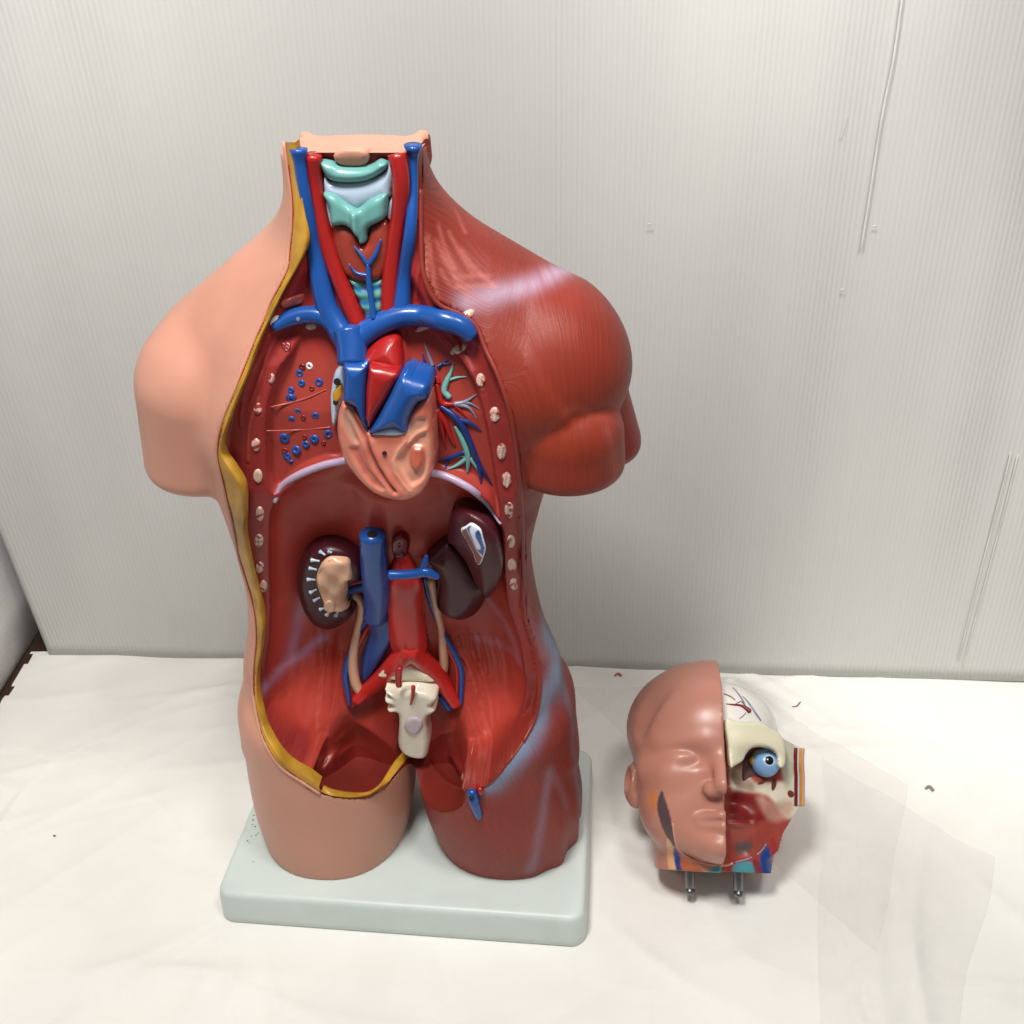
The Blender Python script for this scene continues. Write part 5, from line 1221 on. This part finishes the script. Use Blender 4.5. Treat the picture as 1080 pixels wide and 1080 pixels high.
pc(Z(zh, (662,870),(685,830),(700,830),(692,950),(660,950)), lin(24, 60, 130), 1, 0.2)
pc(Z(zh, (700,830),(722,790),(712,950),(694,950)), lin(150, 44, 44), 0.9, 0.2)
col *= (1 + 0.10 * vnoise(VV, 1.6, 81) + 0.06 * vnoise(VV, 4, 82))[:, None]
ids, F2 = compact(VV, FF, np.ones(len(FF), bool))
add('open_face', VV[ids], F2, M_CAV, col=np.clip(col[ids], 0, 1), npm=True)
# frontal bone plate with the orbit notch
AB = np.maximum(VBH + 0.35, -9.0); AB = np.where(UU < 0, hf(AB, np.abs(UU) + 0.0, ZZ), AB)
FBONE = Z(zq, (225,345),(350,372),(480,378),(585,388),(650,430),(735,480),(780,560),(795,680),(790,770),(760,806),(735,790),(722,700),(680,640),(600,605),(520,605),(460,632),(415,692),(390,740),(310,792),(275,792),(250,600))
pillow('frontal_bone', FBONE, 0.25, 0.3, P_('skull_paint', lin(220, 214, 186), 0.36, mottle=0.05), A=AB, base='surf', skirt=1.6)
# eyeball
EC = hits(np.full(UU.shape, -5.1), [zq(608, 762)])[0]
def sph(c, r, n=20, m=14, ax_=(0, -1, 0), lo=0.0, hi=math.pi, sq=(1, 1, 1)):
    d = np.array(ax_, float); d /= np.linalg.norm(d); a = np.cross(d, (0, 0, 1)); a /= np.linalg.norm(a); b = np.cross(d, a); V = []; F = []
    for i in range(m + 1):
        t = lo + (hi - lo) * i / m
        for k in range(n):
            q = 2 * math.pi * k / n; V.append(np.array(c) + r * (d * math.cos(t) + (a * math.cos(q) + b * math.sin(q)) * math.sin(t)) * np.array(sq))
    for i in range(m):
        for k in range(n): F.append((i * n + k, i * n + (k + 1) % n, (i + 1) * n + (k + 1) % n, (i + 1) * n + k))
    return V, F
gaze = np.array([0.12, -1, 0.12])
V, F = sph(EC, 1.42, 24, 16); eye = add('eyeball', V, F, P_('eyeball_paint', lin(120, 160, 206), 0.2, mottle=0.12))
V, F = sph(EC, 1.44, 24, 5, gaze, 0, 0.42); add('iris_ring', V, F, P_('iris_paint', lin(172, 192, 216), 0.2), eye)
V, F = sph(EC, 1.46, 24, 5, gaze, 0, 0.30); add('pupil', V, F, P_('pupil_paint', lin(10, 10, 12), 0.15), eye)
V, F = sph(EC + np.array([-0.05, 0.15, 0.75]), 1.15, 20, 12, sq=(1.15, 0.9, 0.55)); add('eye_muscle', V, F, P_('eye_muscle_paint', lin(140, 150, 110), 0.3, mottle=0.25))
V, F = sph(EC + np.array([-1.25, -0.1, 0.15]), 0.55, 14, 10, sq=(0.8, 1, 0.9)); add('tear_gland', V, F, M_FAT)
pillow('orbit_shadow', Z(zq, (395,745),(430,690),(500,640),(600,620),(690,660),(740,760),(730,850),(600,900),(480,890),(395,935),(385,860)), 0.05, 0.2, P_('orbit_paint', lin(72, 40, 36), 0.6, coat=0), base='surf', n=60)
for px in (Z(zq, (530,965),(560,925),(605,915),(610,940),(570,965)), Z(zq, (668,930),(700,920),(712,960),(695,1010),(670,1025),(662,990)), Z(zq, (815,1040),(840,1020),(875,1045),(870,1085),(830,1085))):
    pillow('sinus_hole', px, 0.06, 0.15, P_('sinus_paint', lin(104, 46, 36), 0.5, coat=0), base='surf', n=40, g=0.06)
# brain surface vessels
BA = VBH * 0 + 6.0
fb2 = front_of(FHB); BA = bil(fb2, GU[0], GZ[0], HG, UU, ZZ)
for px, r, m in ((Z(zq, (215,108),(270,130),(318,165)), [0.09, 0.06], M_DRED), (Z(zq, (300,50),(350,110),(390,170),(415,225)), [0.07, 0.1, 0.1], M_SLATE), (Z(zq, (235,203),(300,210),(370,218),(420,245),(455,275)), [0.06, 0.1, 0.14, 0.24, 0.3], M_DRED),
                 (Z(zq, (390,130),(450,200),(510,290),(560,360)), [0.06, 0.1, 0.12, 0.1], M_SLATE), (Z(zq, (360,340),(395,315),(420,285)), [0.05, 0.05], M_SLATE), (Z(zq, (320,205),(370,180),(400,205)), [0.05, 0.06], M_DRED)):
    vessel('brain_vessel', px, r, m, 0.3, brain, 8, A=BA)
# cut layers of skin at the far edge: red, white, yellow bands
zz_ = np.linspace(6.8, 12.4, 16)
ue_ = np.array([min(8.85, U2[np.nonzero((VBH[:, int(z / G2)] < 2.4) & (U2 > 2))[0].max()]) for z in zz_])
for du, r, m in ((1.15, 0.22, M_DRED), (0.88, 0.10, M_MEMB), (0.66, 0.17, M_FAT), (0.42, 0.18, M_SKINP)):
    C_ = np.stack([ue_ - du, np.array([float(hf(IN, u - 0.9, z)) for u, z in zip(ue_, zz_)]) - 0.02, zz_], 1)
    C_[:, 1] = np.convolve(np.pad(C_[:, 1], 2, mode='edge'), np.ones(5) / 5, 'valid'); C_[:, 0] = np.convolve(np.pad(C_[:, 0], 2, mode='edge'), np.ones(5) / 5, 'valid')
    V, F = tube_mesh('c', spline(C_, 30), r, 8, 0.7, nrm=(0.05, -1, 0.02)); add('scalp_layer', V, F, m)
V, F = tube_mesh('c', spline(hits(VBH, Z(zj, (268,262),(285,370),(322,430),(400,474),(480,494),(560,500),(606,490))), 40), 0.11, 8, 1, nrm=(0, -1, 0)); add('jaw_rim', V, F, M_SKINP)
V, F = tube_mesh('c', spline(hits(IN, Z(zj, (622,484),(700,462),(765,425),(800,380))), 30), 0.1, 8, 1, nrm=(0, -1, 0)); add('jaw_rim', V, F, M_SLATE)
# peg pins under the neck
mS, nt, b = new_mat('steel'); b.inputs['Metallic'].default_value = 1.0; b.inputs['Base Color'].default_value = (0.22, 0.22, 0.23, 1)
nz = nt.nodes.new('ShaderNodeTexNoise'); nz.inputs['Scale'].default_value = 300; tcs = nt.nodes.new('ShaderNodeTexCoord'); nt.links.new(tcs.outputs['Object'], nz.inputs['Vector'])
mrs = nt.nodes.new('ShaderNodeMapRange'); mrs.inputs[3].default_value = 0.24; mrs.inputs[4].default_value = 0.42; nt.links.new(nz.outputs['Fac'], mrs.inputs[0]); nt.links.new(mrs.outputs[0], b.inputs['Roughness'])
for x, y in ((727.5, 925), (778.5, 925)):
    o_, d_ = rays([(x, y)]); t_ = (PINV - o_[1]) / d_[0][1]; c = o_ + d_[0] * t_; c[2] = 0.3
    prof = [(0.0, 0.5), (-2.0, 0.5), (-2.05, 0.44), (-2.15, 0.44), (-2.2, 0.5), (-2.55, 0.48), (-2.7, 0.40), (-2.72, 0.18), (-2.5, 0.16)]
    V = []; F = []
    for z, r in prof:
        for k in range(20): a = 2 * math.pi * k / 20; V.append((c[0] + r * math.cos(a), c[1] + r * math.sin(a), c[2] + z))
    for i in range(len(prof) - 1):
        for k in range(20): F.append((i * 20 + k, (i + 1) * 20 + k, (i + 1) * 20 + (k + 1) % 20, i * 20 + (k + 1) % 20))
    F.append(tuple((len(prof) - 1) * 20 + k for k in range(20)))
    add('steel_pin', V, F, mS)
ROOT = torso; ORG = None; FRAME = TORSO_FRAME
# ------------------------------------------------------------------ room light: ceiling panels overhead, then the added spots on the back panel
w = bpy.data.worlds.new('World'); scene.world = w; w.use_nodes = True
bg = w.node_tree.nodes['Background']; bg.inputs[0].default_value = (1.0, 0.97, 0.93, 1); bg.inputs[1].default_value = WORLD
def area(name, loc, target, sx, sy_, power, col):
    l = bpy.data.lights.new(name, 'AREA'); l.shape = 'RECTANGLE'; l.size = sx; l.size_y = sy_; l.energy = power; l.color = col
    o = bpy.data.objects.new(name, l); COL.objects.link(o); o.location = loc
    d = Vector(target) - Vector(loc); o.rotation_euler = d.to_track_quat('-Z', 'Y').to_euler()
    return o
for a in LAMPS: area(*a)
for nm, loc, px, power, ang, bl in SPOTS:
    l = bpy.data.lights.new(nm, 'SPOT'); l.energy = power; l.spot_size = math.radians(ang); l.spot_blend = bl; l.shadow_soft_size = 0.12; l.color = (1.0, 0.97, 0.90)
    o = bpy.data.objects.new(nm, l); COL.objects.link(o); o.location = loc
    o.rotation_euler = (Vector(onwall(*px) * CM) - Vector(loc)).to_track_quat('-Z', 'Y').to_euler()
scene.view_settings.view_transform = 'Standard'; scene.view_settings.look = 'None'; scene.view_settings.exposure = 0; scene.view_settings.gamma = 1
scene.render.film_transparent = False

scene.cycles.max_bounces = 6; scene.cycles.diffuse_bounces = 4; scene.cycles.glossy_bounces = 3; scene.cycles.transparent_max_bounces = 8
